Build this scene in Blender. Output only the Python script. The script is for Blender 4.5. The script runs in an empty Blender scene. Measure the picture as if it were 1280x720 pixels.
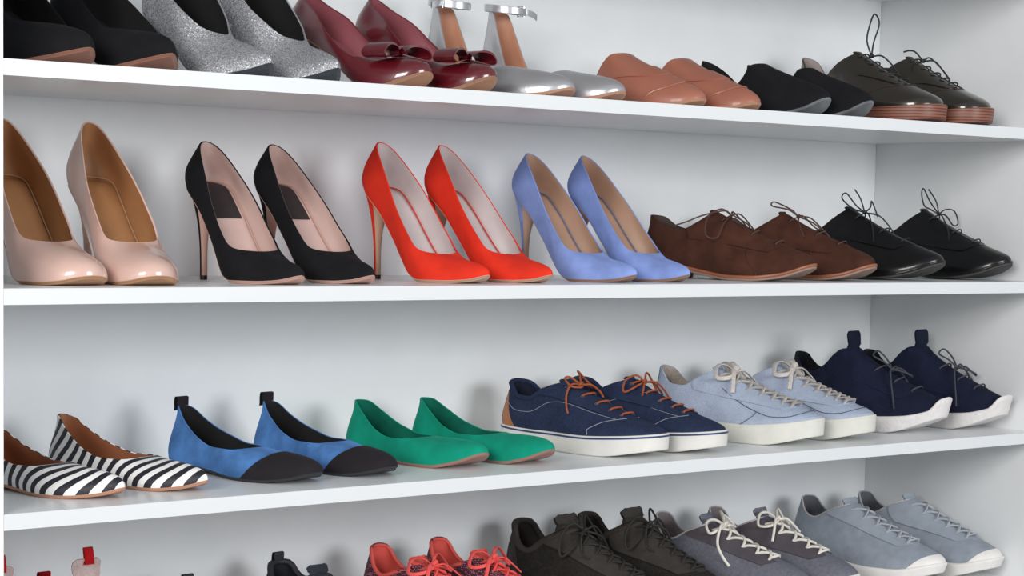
import bpy, bmesh, math, random
import numpy as np
from mathutils import Vector, Matrix

S = bpy.context.scene
COL = S.collection
# ------------------------------------------------------------------ camera
F_PX = 2566.03
SHIFT_PX = 132.08
CAM_P = Vector((-1.0505, -2.2731, -0.174))
YAW, PITCH, ROLL = 0.6766, -0.0857, 0.02
cd = bpy.data.cameras.new('camera'); cam = bpy.data.objects.new('camera', cd); COL.objects.link(cam)
cy, sy, cp, sp = math.cos(YAW), math.sin(YAW), math.cos(PITCH), math.sin(PITCH)
fwd = Vector((sy*cp, cy*cp, sp)); rt = Vector((cy, -sy, 0)); up = rt.cross(fwd)
rr = rt*math.cos(ROLL) + up*math.sin(ROLL); uu = -rt*math.sin(ROLL) + up*math.cos(ROLL)
M = Matrix((rr, uu, -fwd)).transposed().to_4x4(); M.translation = CAM_P
cam.matrix_world = M
cd.sensor_fit = 'HORIZONTAL'; cd.sensor_width = 36.0; cd.lens = F_PX/1280*36.0
cd.shift_y = SHIFT_PX/1280; cd.clip_start = 0.05; cd.clip_end = 50
S.camera = cam
# ------------------------------------------------------------------ world and lamps
S.view_settings.view_transform = 'Standard'; S.view_settings.look = 'None'
S.view_settings.gamma = 1.0; S.view_settings.use_curve_mapping = False
S.view_settings.exposure = 0.0
w = bpy.data.worlds.new('world'); S.world = w; w.use_nodes = True
bg = w.node_tree.nodes['Background']; bg.inputs[0].default_value = (0.93, 0.96, 1.0, 1); bg.inputs[1].default_value = 0.45

def area(name, loc, target, sx, sz, power, color=(1, 1, 1)):
    l = bpy.data.lights.new(name, 'AREA'); l.shape = 'RECTANGLE'; l.size = sx; l.size_y = sz
    l.energy = power; l.color = color
    o = bpy.data.objects.new(name, l); COL.objects.link(o); o.location = loc
    o.rotation_euler = (Vector(target)-Vector(loc)).to_track_quat('-Z', 'Y').to_euler(); return o
area('softbox_left', (-3.3, -2.9, .95), (1.0, 0.2, -0.25), 1.8, 1.4, 155, (1, .985, .965))
area('added_fill_right', (1.5, -4.3, 0.38), (1.4, 0.2, -0.1), 1.8, 1.2, 98, (.95, .975, 1))  # fill lamp added to lift the back wall and right side of the upper bays

# ------------------------------------------------------------------ materials
def mat(name, color, rough=.6, var=.12, vscale=30, bump=.0, bscale=400, metal=0., coat=0., sheen=0., spec=.5,
        color2=None, dist=.001, build=None):
    m = bpy.data.materials.new(name); m.use_nodes = True
    nt = m.node_tree; N = nt.nodes; Lk = nt.links; b = N['Principled BSDF']
    b.inputs['Roughness'].default_value = rough; b.inputs['Metallic'].default_value = metal
    b.inputs['Coat Weight'].default_value = coat; b.inputs['Coat Roughness'].default_value = .04
    b.inputs['Sheen Weight'].default_value = sheen; b.inputs['Sheen Roughness'].default_value = .4
    b.inputs['Specular IOR Level'].default_value = spec
    if sheen: b.inputs['Sheen Tint'].default_value = (*[min(1, c*1.5+.05) for c in color], 1)
    tc = N.new('ShaderNodeTexCoord'); n = N.new('ShaderNodeTexNoise')
    n.inputs['Scale'].default_value = vscale; n.inputs['Detail'].default_value = 5
    Lk.new(tc.outputs['Object'], n.inputs['Vector'])
    r = N.new('ShaderNodeValToRGB'); Lk.new(n.outputs['Fac'], r.inputs['Fac'])
    c = np.array(color); c2 = np.array(color2) if color2 else c
    r.color_ramp.elements[0].position = .35; r.color_ramp.elements[0].color = (*np.clip(c*(1-var), 0, 1), 1)
    r.color_ramp.elements[1].position = .65; r.color_ramp.elements[1].color = (*np.clip(c2*(1+var), 0, 1), 1)
    Lk.new(r.outputs['Color'], b.inputs['Base Color'])
    if bump:
        n2 = N.new('ShaderNodeTexNoise'); n2.inputs['Scale'].default_value = bscale; n2.inputs['Detail'].default_value = 3
        Lk.new(tc.outputs['Object'], n2.inputs['Vector'])
        bp = N.new('ShaderNodeBump'); bp.inputs['Strength'].default_value = bump; bp.inputs['Distance'].default_value = dist
        Lk.new(n2.outputs['Fac'], bp.inputs['Height']); Lk.new(bp.outputs['Normal'], b.inputs['Normal'])
    if build: build(nt, N, Lk, b, tc, r)
    return m

def srgb(h):
    v = [int(h[i:i+2], 16)/255 for i in (0, 2, 4)]
    return tuple(x/12.92 if x <= .04045 else ((x+.055)/1.055)**2.4 for x in v)

def suede(name, hexc, var=.16, sheen=.35):
    return mat(name, srgb(hexc), .92, var, 28, .5, 900, sheen=sheen, spec=.2, dist=.0008)
def leather(name, hexc, rough=.4, var=.08, coat=0., bump=.15, spec=.5):
    return mat(name, srgb(hexc), rough, var, 18, bump, 500, coat=coat, dist=.0006, spec=spec)
def patent(name, hexc):
    return mat(name, srgb(hexc), .3, .04, 10, .05, 60, coat=1., dist=.001)
def rubber(name, hexc, var=.06):
    return mat(name, srgb(hexc), .65, var, 25, .15, 300, dist=.0006)

def weave_build(scale, amount, amp=.25, aniso=(1, 1, 1)):
    def f(nt, N, Lk, b, tc, r):
        ns = []
        for k, st in enumerate(((5, 1, 1), (1, 1, 5))):
            mp = N.new('ShaderNodeMapping'); mp.inputs['Scale'].default_value = [st[i]*aniso[i] for i in range(3)]
            Lk.new(tc.outputs['Object'], mp.inputs['Vector'])
            n = N.new('ShaderNodeTexNoise'); n.inputs['Scale'].default_value = scale*1.6; n.inputs['Detail'].default_value = 2
            Lk.new(mp.outputs['Vector'], n.inputs['Vector']); ns.append(n)
        mx = N.new('ShaderNodeMath'); mx.operation = 'ADD'
        Lk.new(ns[0].outputs['Fac'], mx.inputs[0]); Lk.new(ns[1].outputs['Fac'], mx.inputs[1])
        mr = N.new('ShaderNodeMapRange'); mr.inputs[1].default_value = .75; mr.inputs[2].default_value = 1.25
        mr.inputs[3].default_value = 1-amp; mr.inputs[4].default_value = 1+amp*.6; Lk.new(mx.outputs[0], mr.inputs[0])
        cm = N.new('ShaderNodeVectorMath'); cm.operation = 'SCALE'
        Lk.new(r.outputs['Color'], cm.inputs[0]); Lk.new(mr.outputs[0], cm.inputs['Scale']); Lk.new(cm.outputs[0], b.inputs['Base Color'])
        bp = N.new('ShaderNodeBump'); bp.inputs['Strength'].default_value = amount; bp.inputs['Distance'].default_value = .0008
        Lk.new(mx.outputs[0], bp.inputs['Height']); Lk.new(bp.outputs['Normal'], b.inputs['Normal'])
    return f
def cloth(name, hexc, scale=160, amount=.5, amp=.25, var=.1, aniso=(1, 1, 1)):
    return mat(name, srgb(hexc), .88, var, 40, 0, spec=.2, build=weave_build(scale, amount, amp, aniso))

def stripes_build(nt, N, Lk, b, tc, r):
    sx = N.new('ShaderNodeSeparateXYZ'); Lk.new(tc.outputs['Object'], sx.inputs[0])
    def m(op, a, c=None, d=None):
        k = N.new('ShaderNodeMath'); k.operation = op
        for i, v in enumerate((a, c, d)):
            if v is None: continue
            if isinstance(v, (int, float)): k.inputs[i].default_value = v
            else: Lk.new(v, k.inputs[i])
        return k.outputs[0]
    x2 = m('MULTIPLY', sx.outputs['X'], sx.outputs['X'])
    yy = m('MULTIPLY_ADD', x2, -7.0, sx.outputs['Y'])
    yz = m('MULTIPLY_ADD', sx.outputs['Z'], 0.45, yy)
    fr = m('FRACT', m('MULTIPLY', yz, 1/0.0195))
    gt = m('GREATER_THAN', fr, .5)
    mx = N.new('ShaderNodeMix'); mx.data_type = 'RGBA'; Lk.new(gt, mx.inputs[0])
    mx.inputs[6].default_value = (*srgb('1c1b26'), 1); mx.inputs[7].default_value = (*srgb('eceae8'), 1)
    Lk.new(mx.outputs[2], b.inputs['Base Color'])

def glitter_build(nt, N, Lk, b, tc, r):
    v = N.new('ShaderNodeTexVoronoi'); v.inputs['Scale'].default_value = 1000
    Lk.new(tc.outputs['Object'], v.inputs['Vector'])
    rp = N.new('ShaderNodeValToRGB'); Lk.new(v.outputs['Color'], rp.inputs['Fac'])
    e = rp.color_ramp.elements; e[0].position = .1; e[0].color = (*srgb('505258'), 1); e[1].position = .9; e[1].color = (*srgb('f2f2f6'), 1)
    Lk.new(rp.outputs['Color'], b.inputs['Base Color'])
    g = N.new('ShaderNodeNewGeometry'); vm = N.new('ShaderNodeVectorMath'); vm.operation = 'SUBTRACT'
    Lk.new(v.outputs['Color'], vm.inputs[0]); vm.inputs[1].default_value = (.5, .5, .5)
    sc = N.new('ShaderNodeVectorMath'); sc.operation = 'SCALE'; sc.inputs['Scale'].default_value = 1.0; Lk.new(vm.outputs[0], sc.inputs[0])
    ad = N.new('ShaderNodeVectorMath'); ad.operation = 'ADD'; Lk.new(g.outputs['Normal'], ad.inputs[0]); Lk.new(sc.outputs[0], ad.inputs[1])
    nm = N.new('ShaderNodeVectorMath'); nm.operation = 'NORMALIZE'; Lk.new(ad.outputs[0], nm.inputs[0])
    Lk.new(nm.outputs[0], b.inputs['Normal'])

def layers_build(nt, N, Lk, b, tc, r):      # stacked leather layers in a heel or sole edge
    sx = N.new('ShaderNodeSeparateXYZ'); Lk.new(tc.outputs['Object'], sx.inputs[0])
    w_ = N.new('ShaderNodeTexWave'); w_.bands_direction = 'Z'; w_.inputs['Scale'].default_value = 62; w_.inputs['Distortion'].default_value = .6
    w_.inputs['Detail'].default_value = 2; Lk.new(tc.outputs['Object'], w_.inputs['Vector'])
    rp = N.new('ShaderNodeValToRGB'); Lk.new(w_.outputs['Fac'], rp.inputs['Fac'])
    e = rp.color_ramp.elements; e[0].position = .0; e[0].color = (*srgb('4f2a20'), 1); e[1].position = .55; e[1].color = (*srgb('8a5846'), 1)
    Lk.new(rp.outputs['Color'], b.inputs['Base Color'])

MT = {}
def white_panel(name, hexc='eef0f2'):
    def f(nt, N, Lk, b, tc, r):
        mp = N.new('ShaderNodeMapping'); mp.inputs['Scale'].default_value = (60, 60, 3)
        Lk.new(tc.outputs['Object'], mp.inputs['Vector'])
        n = N.new('ShaderNodeTexNoise'); n.inputs['Scale'].default_value = 6; n.inputs['Detail'].default_value = 4
        Lk.new(mp.outputs['Vector'], n.inputs['Vector'])
        bp = N.new('ShaderNodeBump'); bp.inputs['Strength'].default_value = .08; bp.inputs['Distance'].default_value = .0006
        Lk.new(n.outputs['Fac'], bp.inputs['Height']); Lk.new(bp.outputs['Normal'], b.inputs['Normal'])
    return mat(name, srgb(hexc), .32, .012, 14, build=f)
MT['panel'] = white_panel('white_laminate', 'edeff0')
MT['edge'] = mat('white_edge_band', srgb('dfe2e4'), .4, .005, 8)

# ------------------------------------------------------------------ mesh helpers
def link_mesh(name, verts, faces, m, parent=None, smooth=True, label=None):
    me = bpy.data.meshes.new(name); me.from_pydata([tuple(map(float, v)) for v in verts], [], [tuple(f) for f in faces])
    bm = bmesh.new(); bm.from_mesh(me); bmesh.ops.remove_doubles(bm, verts=bm.verts, dist=1e-6)
    bmesh.ops.recalc_face_normals(bm, faces=bm.faces); bm.to_mesh(me); bm.free()
    if smooth:
        me.polygons.foreach_set('use_smooth', [True]*len(me.polygons))
        me.set_sharp_from_angle(angle=math.radians(48))
    me.materials.append(m)
    o = bpy.data.objects.new(name, me); COL.objects.link(o); o.parent = parent
    if label: o['label'] = label
    return o

class MB:
    def __init__(s): s.v = []; s.f = []
    def grid(s, P, closed_u=False):
        a, b = P.shape[:2]; k = len(s.v); s.v += list(P.reshape(-1, 3))
        for i in range(a if closed_u else a-1):
            for j in range(b-1):
                i2 = (i+1) % a
                s.f.append((k+i*b+j, k+i2*b+j, k+i2*b+j+1, k+i*b+j+1))
    def tube(s, pts, r, n=8, closed=False, flat=1.0, upv=None):
        pts = [np.array(p, float) for p in pts]; m = len(pts); k = len(s.v)
        T = []
        for i in range(m):
            a = pts[(i+1) % m] if (closed or i < m-1) else pts[i]; b = pts[i-1] if (closed or i > 0) else pts[i]
            t = a-b; T.append(t/(np.linalg.norm(t)+1e-12))
        u = np.array(upv if upv is not None else (0, 0, 1.)); 
        if abs(u@T[0]) > .95: u = np.array((1., 0, 0))
        for i in range(m):
            if upv is not None: u = np.array(upv, float) if np.ndim(upv) == 1 else u
            u = u-T[i]*(u@T[i]); u /= np.linalg.norm(u)+1e-12; w_ = np.cross(T[i], u)
            rad = r[i] if hasattr(r, '__len__') else r
            for j in range(n):
                a = 2*math.pi*j/n; s.v.append(pts[i]+rad*(flat*math.cos(a)*u+math.sin(a)*w_))
        for i in range(m if closed else m-1):
            for j in range(n):
                a = k+i*n; b = k+((i+1) % m)*n; s.f.append((a+j, a+(j+1) % n, b+(j+1) % n, b+j))
        if not closed:
            s.f.append(tuple(k+j for j in range(n))); s.f.append(tuple(k+(m-1)*n+j for j in range(n)))
    def box(s, lo, hi, bev=0.):
        x0, y0, z0 = lo; x1, y1, z1 = hi; k = len(s.v)
        s.v += [(x, y, z) for x in (x0, x1) for y in (y0, y1) for z in (z0, z1)]
        for f in ((0, 1, 3, 2), (4, 6, 7, 5), (0, 4, 5, 1), (2, 3, 7, 6), (0, 2, 6, 4), (1, 5, 7, 3)): s.f.append(tuple(k+i for i in f))
    def build(s, name, m, parent=None, smooth=True, label=None):
        return link_mesh(name, s.v, s.f, m, parent, smooth, label)

def spline(pts, n=8, closed=False):
    P = [np.array(p, float) for p in pts]; m = len(P); out = []
    for i in range(m if closed else m-1):
        p1, p2 = P[i], P[(i+1) % m]
        p0 = P[i-1] if (closed or i > 0) else 2*p1-p2
        p3 = P[(i+2) % m] if (closed or i < m-2) else 2*p2-p1
        for k in range(n):
            t = k/n
            out.append(.5*((2*p1)+(-p0+p2)*t+(2*p0-5*p1+4*p2-p3)*t*t+(-p0+3*p1-3*p2+p3)*t**3))
    if not closed: out.append(P[-1])
    return out

def pchip(keys):
    x = np.array([k[0] for k in keys], float); y = np.array([k[1] for k in keys], float)
    h = np.diff(x); d = np.diff(y)/h; m = np.zeros(len(x)); m[0] = d[0]; m[-1] = d[-1]
    for i in range(1, len(x)-1):
        if d[i-1]*d[i] > 0:
            w1 = 2*h[i]+h[i-1]; w2 = h[i]+2*h[i-1]; m[i] = (w1+w2)/(w1/d[i-1]+w2/d[i])
    def f(q):
        q = np.clip(np.asarray(q, float), x[0], x[-1]); i = np.clip(np.searchsorted(x, q)-1, 0, len(x)-2)
        t = (q-x[i])/h[i]
        return ((1+2*t)*(1-t)**2*y[i]+t*(1-t)**2*h[i]*m[i]+t*t*(3-2*t)*y[i+1]+t*t*(t-1)*h[i]*m[i+1])
    return f
def sstep(a, b, x):
    t = np.clip((np.asarray(x, float)-a)/(b-a), 0, 1); return t*t*(3-2*t)

OUT = {  # half outlines: (fraction of length from heel, half width relative to the ball's)
 'pointed': [(0, 0), (.012, .30), (.05, .56), (.12, .76), (.25, .74), (.40, .76), (.55, .91), (.66, 1.), (.76, .90), (.86, .62), (.94, .33), (.985, .13), (1, 0)],
 'almond': [(0, 0), (.012, .30), (.05, .56), (.12, .70), (.25, .68), (.40, .73), (.55, .91), (.67, 1.), (.78, .97), (.88, .79), (.95, .54), (.988, .26), (1, 0)],
 'round': [(0, 0), (.010, .30), (.045, .58), (.12, .74), (.25, .74), (.40, .78), (.55, .92), (.68, 1.), (.80, .99), (.90, .84), (.96, .60), (.99, .32), (1, 0)],
 'sneaker': [(0, 0), (.008, .32), (.04, .62), (.12, .78), (.25, .80), (.42, .82), (.56, .93), (.70, 1.), (.82, .97), (.91, .80), (.965, .56), (.992, .28), (1, 0)],
}
OPN = {
 'pump': [(0, 0), (.012, .16), (.05, .33), (.14, .52), (.30, .72), (.50, .93), (.68, 1.), (.83, 1.), (.93, .84), (.98, .50), (1, 0)],
 'vee': [(0, 0), (.012, .16), (.05, .36), (.14, .62), (.35, .95), (.55, 1.), (.75, .80), (.90, .48), (.975, .22), (1, 0)],
 'wide': [(0, 0), (.03, .42), (.11, .74), (.28, .97), (.50, 1.), (.72, 1.), (.88, .92), (.96, .66), (.985, .40), (1, 0)],
 'collar': [(0, 0), (.03, .42), (.11, .74), (.28, .97), (.50, 1.), (.72, .90), (.88, .70), (.97, .38), (1, 0)],
}
def arc(points, n):
    P = [np.array(p, float) for p in points]
    P = [np.array((P[1][0], -P[1][1]))]+P+[np.array((P[-2][0], -P[-2][1]))]
    D = []
    for i in range(1, len(P)-2):
        p0, p1, p2, p3 = P[i-1:i+3]
        for k in range(24):
            t = k/24; D.append(.5*((2*p1)+(-p0+p2)*t+(2*p0-5*p1+4*p2-p3)*t*t+(-p0+3*p1-3*p2+p3)*t**3))
    D.append(P[-2]); D = np.array(D); D[:, 0] = np.clip(D[:, 0], 0, 1)
    D[:, 0] = np.maximum.accumulate(D[:, 0])
    e = D.copy(); e[:, 1] *= .2
    l = np.concatenate([[0], np.cumsum(np.linalg.norm(np.diff(e, axis=0), axis=1))]); l /= l[-1]
    q = np.linspace(0, 1, n+1)
    return np.stack([np.interp(q, l, D[:, 0]), np.interp(q, l, D[:, 1])], 1), D

class Last:
    """surface between the feather edge (v=0) and the opening (v=1), tau 0 heel - 1 toe - 2 heel"""
    NH, NV = 44, 18
    def __init__(s, p, side):
        s.p = p; s.side = side; L, W = p['L'], p['W']; s.L, s.W = L, W
        NH, NV = s.NH, s.NV
        o, _ = arc(OUT[p.get('out', 'almond')], NH)
        s.zs = pchip(p['sole'])                     # top of sole (feather edge) by s
        topz = pchip(p['top'])                      # opening height by fraction of opening
        sb, st = p.get('sb', .015), p['st']
        _, od = arc(OPN[p.get('opn', 'pump')], 10)
        asym = p.get('asym', .10)
        s.cx = lambda q: side*asym*W*.5*(sstep(.5, 1.0, q)-.5*sstep(0.25, .6, q)*(1-sstep(.6, 1., q)))
        f0, f1 = p.get('front', (.45, .9))
        B = []; T = []; fs = []
        for i in range(2*NH):
            t = i if i <= NH else 2*NH-i; sg = -1 if i <= NH else 1
            so, wo = o[t]
            pw = 1/(st-sb)*p.get('pw', 1.)
            q = .85*(1-(1-so)**pw)+.15*so
            wopen = np.interp(q, od[:, 0]+np.arange(len(od))*1e-9, od[:, 1])*p['Wo']*.5
            if t == 0 or t == NH: wopen = 0
            B.append((sg*wo*W*.5+s.cx(so), L*(.5-so), s.zs(so)))
            so2 = sb+(st-sb)*q
            T.append((sg*wopen+s.cx(so2), L*(.5-so2), topz(q)))
            fs.append(so)
        s.B = B = np.array(B); s.T = T = np.array(T); s.so = np.array(fs)
        tg = np.roll(B, -1, 0)-np.roll(B, 1, 0); tg[:, 2] = 0
        nrm = np.stack([tg[:, 1], -tg[:, 0], 0*tg[:, 0]], 1); nrm /= np.linalg.norm(nrm, axis=1)[:, None]
        if nrm[0][1] < 0: nrm = -nrm
        s.n = nrm
        f = sstep(f0, f1, s.so)[:, None]
        h = (T-B)[:, 2:3]; Z = np.array([[0, 0, 1.]])
        bl, bu = p.get('bulge', (.006, .004)); k, zf = p.get('ins', (.45, .5)); th = p.get('th', .04)
        heelb = (1-sstep(0, .12, s.so))[:, None]; hb = p.get('heelb', (0, 0))
        S1 = B+Z*h*.36+nrm*(bl+heelb*hb[0]); S2 = T-Z*h*.34+nrm*(bu+heelb*hb[1])
        F1 = B+Z*th+nrm*p.get('toeb', .003); F2 = T+(B-T)*k; F2[:, 2] = T[:, 2]*(1-zf)+(B[:, 2]+th)*zf*1.0
        P1 = S1*(1-f)+F1*f; P2 = S2*(1-f)+F2*f
        v = np.linspace(0, 1, NV+1)[None, :, None]
        B_, P1, P2, T_ = [a[:, None, :] for a in (B, P1, P2, T)]
        G = (1-v)**3*B_+3*(1-v)**2*v*P1+3*(1-v)*v*v*P2+v**3*T_
        dm = p.get('domes')
        s.G = G
        du = np.roll(G, -1, 0)-np.roll(G, 1, 0); dv = np.gradient(G, axis=1)
        n = np.cross(du, dv); n /= np.linalg.norm(n, axis=2)[:, :, None]+1e-12
        c = n[:, 2:6]; 
        if (c*nrm[:, None, :]).sum() < 0: n = -n
        n[:, 0] = nrm*.97+Z*.2; n[:, 0] /= np.linalg.norm(n[:, 0], axis=1)[:, None]
        s.N = n
    def at(s, tau, v, off=0.):
        a = (tau % 2.)*s.NH; i = int(a) % (2*s.NH); fa = a-int(a); i2 = (i+1) % (2*s.NH)
        b = min(max(v, 0), 1)*s.NV; j = min(int(b), s.NV-1); fb = b-j
        def g(A): return (A[i, j]*(1-fa)+A[i2, j]*fa)*(1-fb)+(A[i, j+1]*(1-fa)+A[i2, j+1]*fa)*fb
        return g(s.G)+g(s.N)*off
    def nor(s, tau, v): return s.at(tau, v, 1.)-s.at(tau, v, 0.)
    def tau_x(s, x, v):          # tau near the toe line at which the lateral offset is x
        ts = np.linspace(0, .6, 49) if x >= 0 else -np.linspace(0, .6, 49)
        c = s.at(1, v)[0]; prev = 0.
        d0 = 0.
        for t in ts[1:]:
            d = s.at(1+t, v)[0]-c
            if abs(d) >= abs(x): return 1+prev+(t-prev)*(abs(x)-abs(d0))/(abs(d)-abs(d0)+1e-9)
            prev, d0 = t, d
        return 1+prev
    def px(s, x, v, off=0.): return s.at(s.tau_x(x, v), v, off)
    # ---- parts
    def patch(s, fn, na, nb, off, thick, closed=False):
        b = MB(); Pn = np.array([[s.at(*fn(i/(na), j/nb), off) for j in range(nb+1)] for i in range(na+1)])
        Pi = np.array([[s.at(*fn(i/(na), j/nb), off-thick) for j in range(nb+1)] for i in range(na+1)])
        b.grid(Pn)
        for A in ((Pn[0], Pi[0]), (Pn[-1], Pi[-1]), (Pn[:, 0], Pi[:, 0]), (Pn[:, -1], Pi[:, -1])):
            b.grid(np.stack([A[0], A[1]], 0))
        return b
    def upper(s, m, root, thick=.0022, name='upper', label=None):
        b = MB(); G, N = s.G, s.N
        rim = N[:, -1]
        up = G[:, -1]-G[:, -2]; up /= np.linalg.norm(up, axis=1)[:, None]+1e-9
        top = G[:, -1]-rim*thick*.5+up*thick*.35
        inn = [G[:, -1]-rim*thick, G[:, -2]-N[:, -2]*thick]
        b.grid(np.concatenate([G, top[:, None], inn[0][:, None], inn[1][:, None]], 1), closed_u=True)
        return b.build(name, m, root, label=label)
    def lining(s, m, root, thick=.0022):
        b = MB(); b.grid(np.array(s.G[:, :]-s.N[:, :]*(thick+.0003))[:, 0:s.NV+1], closed_u=True)
        b.v = [v_ for v_ in b.v]
        return b.build('lining', m, root)
    def disc(s, P):
        NH = s.NH; b = MB(); rows = []
        for i in range(NH+1):
            a = P[i]; c = P[(2*NH-i) % (2*NH)]
            rows.append([a+(c-a)*q for q in np.linspace(0, 1, 7)])
        b.grid(np.array(rows)); return b
    def insole(s, m, root, off=.003, raise_=.0035, smax=1.0, name='insole'):
        P = s.B-s.n*off; P = P.copy(); P[:, 2] += raise_
        return s.disc(P).build(name, m, root)
    def slab(s, off, zb, zt, bev=.0015, offb=None, smin=-1, smax=2, rings=3):
        """sole layer following the outline; zb, zt functions of s"""
        NH = s.NH; so = s.so; offb = off if offb is None else offb
        zb_, zt_ = np.array([float(zb(q)) for q in so]), np.array([float(zt(q)) for q in so])
        def ring(o, z):
            P = s.B+s.n*(o if np.ndim(o) == 0 else np.array(o)[:, None]); P = P.copy(); P[:, 2] = z; return P
        R_ = [ring(offb-bev, zb_), ring(offb-bev*.3, zb_+bev*.3), ring(offb, zb_+bev)]
        for k in range(1, rings): q = k/rings; R_.append(ring(offb+(off-offb)*q, (zb_+bev)*(1-q)+(zt_-bev)*q))
        R_ += [ring(off, zt_-bev), ring(off-bev*.3, zt_-bev*.3), ring(off-bev, zt_)]
        b = MB(); b.grid(np.stack(R_, 1), closed_u=True)
        for P in (R_[0], R_[-1]):
            d = s.disc(P); k = len(b.v); b.v += d.v; b.f += [tuple(k+i for i in f) for f in d.f]
        return b
    def rim_tube(s, r, off=0., v=1.0, n=6):
        b = MB(); pts = [s.at(i/s.NH, v, off) for i in range(2*s.NH)]
        b.tube(pts, r, n, closed=True); return b
    def path(s, tv, off, n=6): return [s.at(a, c, off) for a, c in spline([(x, y) for x, y in tv], n)]

# ------------------------------------------------------------------ placing shoes
PLACE = {   # where each shoe's toe stands (x, y) and the angle it is turned
 'stiletto_pump': (0.132, .040, 4),
 'stiletto_pump.001': (0.233, 0.032, -1.8),
 'stiletto_pump.002': (0.430, 0.028, 3.4),
 'stiletto_pump.003': (0.561, 0.035, 8.0),
 'stiletto_pump.004': (0.748, 0.031, 8.2),
 'stiletto_pump.005': (0.877, 0.034, 12.2),
 'stiletto_pump.006': (1.033, 0.033, 8.3),
 'stiletto_pump.007': (1.156, 0.036, 10.3),
 'derby_shoe': (1.422, .032, 22),
 'derby_shoe.001': (1.580, .036, 18),
 'derby_shoe.002': (1.745, .034, 13),
 'derby_shoe.003': (1.932, .028, 10),
 'ballet_flat': (0.175, .036, 18),
 'ballet_flat.001': (0.311, 0.049, 22.2),
 'ballet_flat.002': (0.469, 0.044, 13.9),
 'ballet_flat.003': (0.606, 0.051, 11.4),
 'ballet_flat.004': (0.768, 0.059, 11.3),
 'ballet_flat.005': (0.896, 0.049, 15.1),
 'canvas_sneaker': (1.094, .034, 11),
 'canvas_sneaker.001': (1.230, .030, 13),
 'canvas_sneaker.002': (1.453, .035, 19.5),
 'canvas_sneaker.003': (1.592, .039, 16),
 'knit_sneaker': (1.785, .043, 15),
 'knit_sneaker.001': (1.943, .028, 12),
 'running_shoe.010': (1.781, .043, 6),
 'running_shoe.011': (1.938, .030, 10),
 'stiletto_pump.008': (.010+0.116, 0.038, 8.0),
 'stiletto_pump.009': (.009+0.242, 0.038, 8.0),
 'stiletto_pump.010': (0.386, 0.038, 8.0),
 'stiletto_pump.011': (0.502, 0.038, 8.0),
 'bow_pump': (0.643, .040, 12),
 'bow_pump.001': (0.763, .036, 14),
 'ankle_strap_flat': (0.900, .036, 14),
 'ankle_strap_flat.001': (1.008, .036, 14),
 'leather_mule': (1.165, .035, 10),
 'leather_mule.001': (1.293, .035, 10),
 'suede_loafer': (1.450, .038, 12),
 'suede_loafer.001': (1.562, .038, 13),
 'oxford_shoe': (1.722, .036, 6),
 'oxford_shoe.001': (1.860, .034, 8),
}
def shoe_root(kind, label, category, group, toe, deg, L, zshelf):
    r = bpy.data.objects.new(kind, None); COL.objects.link(r); r.empty_display_size = .03
    if r.name in PLACE: x_, y_, deg = PLACE[r.name]; toe = (x_, y_)
    ph = math.radians(deg); r.rotation_euler = (0, 0, ph)
    r.location = (toe[0]-math.sin(ph)*L/2, toe[1]+math.cos(ph)*L/2, zshelf+.0003)
    r['label'] = label; r['category'] = category; r['group'] = group
    return r

# ---- heels
def heel_block(root, last, mats, s_front=.17, w_top=.052, tip=(.013, .013), y_tip=.03, curve=2.2, zt_off=.003, breast=None, tipm=None, tip_h=.006, sq=2.2):
    L = last.L; n = 20; K = 16
    y0 = L/2+.0005; yf = L*(.5-s_front)
    lt = y0-yf; rows = []
    for k in range(K+1):
        q = k/K; e = (1-q)**curve
        ln = tip[0]+(lt-tip[0])*e; wd = tip[1]+(w_top-tip[1])*(1-q)**(curve*1.05)
        yb = (y0-.002)*(1-q)+(y0-.002-y_tip*.0)*q - y_tip*math.sin(q*math.pi/2)**1.2
        yc = yb-ln/2
        row = []
        for j in range(n):
            a = 2*math.pi*j/n+math.pi/2
            ca, sa = math.cos(a), math.sin(a)
            x = wd/2*math.copysign(abs(ca)**(2/sq), ca); y = yc+ln/2*math.copysign(abs(sa)**(2/sq), sa)
            sq_ = min(max(.5-y/L, 0), 1)
            ztop = float(last.zs(sq_))-zt_off if k < K*.4 else float(last.zs(min(max(.5-yc/L, 0), 1)))-zt_off
            zt0 = float(last.zs(sq_))-zt_off
            z = zt0*(1-q)+tip_h*q
            row.append((x, y, z))
        rows.append(row)
    R = np.array(rows)      # K+1, n, 3
    body, bre = MB(), MB()
    back = [j % n for j in range(-6, 7)]; front = [j % n for j in range(6, 15)]
    body.grid(R[:, back]); 
    (bre if breast else body).grid(R[:, front])
    body.v += list(R[0]); k = len(body.v)-n; body.f.append(tuple(range(k, k+n)))
    body.build('heel', mats, root)
    if breast: bre.build('heel_breast', breast, root)
    t = MB(); e = R[-1]; c = e.mean(0); A = c+(e-c)*1.02; Bq = A.copy(); Bq[:, 2] = 0
    k = 0; t.grid(np.stack([A, Bq], 1), closed_u=True); t.v += list(Bq)+list(A); m2 = 2*n
    t.f.append(tuple(range(m2, m2+n))); t.f.append(tuple(range(m2+n, m2+2*n)))
    t.build('heel_tip', tipm or mats, root)

PUMP = dict(L=.236, W=.094, out='pointed', opn='pump', Wo=.083, sb=.055, st=.66, asym=.12,
            sole=[(0, .132), (.08, .127), (.2, .104), (.35, .060), (.45, .030), (.55, .009), (.63, .004), (.8, .004), (.9, .006), (1, .013)],
            top=[(0, .197), (.04, .193), (.15, .177), (.35, .142), (.55, .104), (.75, .068), (.9, .048), (1, .043)],
            th=.017, ins=(.48, .84), bulge=(.005, .003), heelb=(.011, .010), front=(.5, .92))

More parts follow.
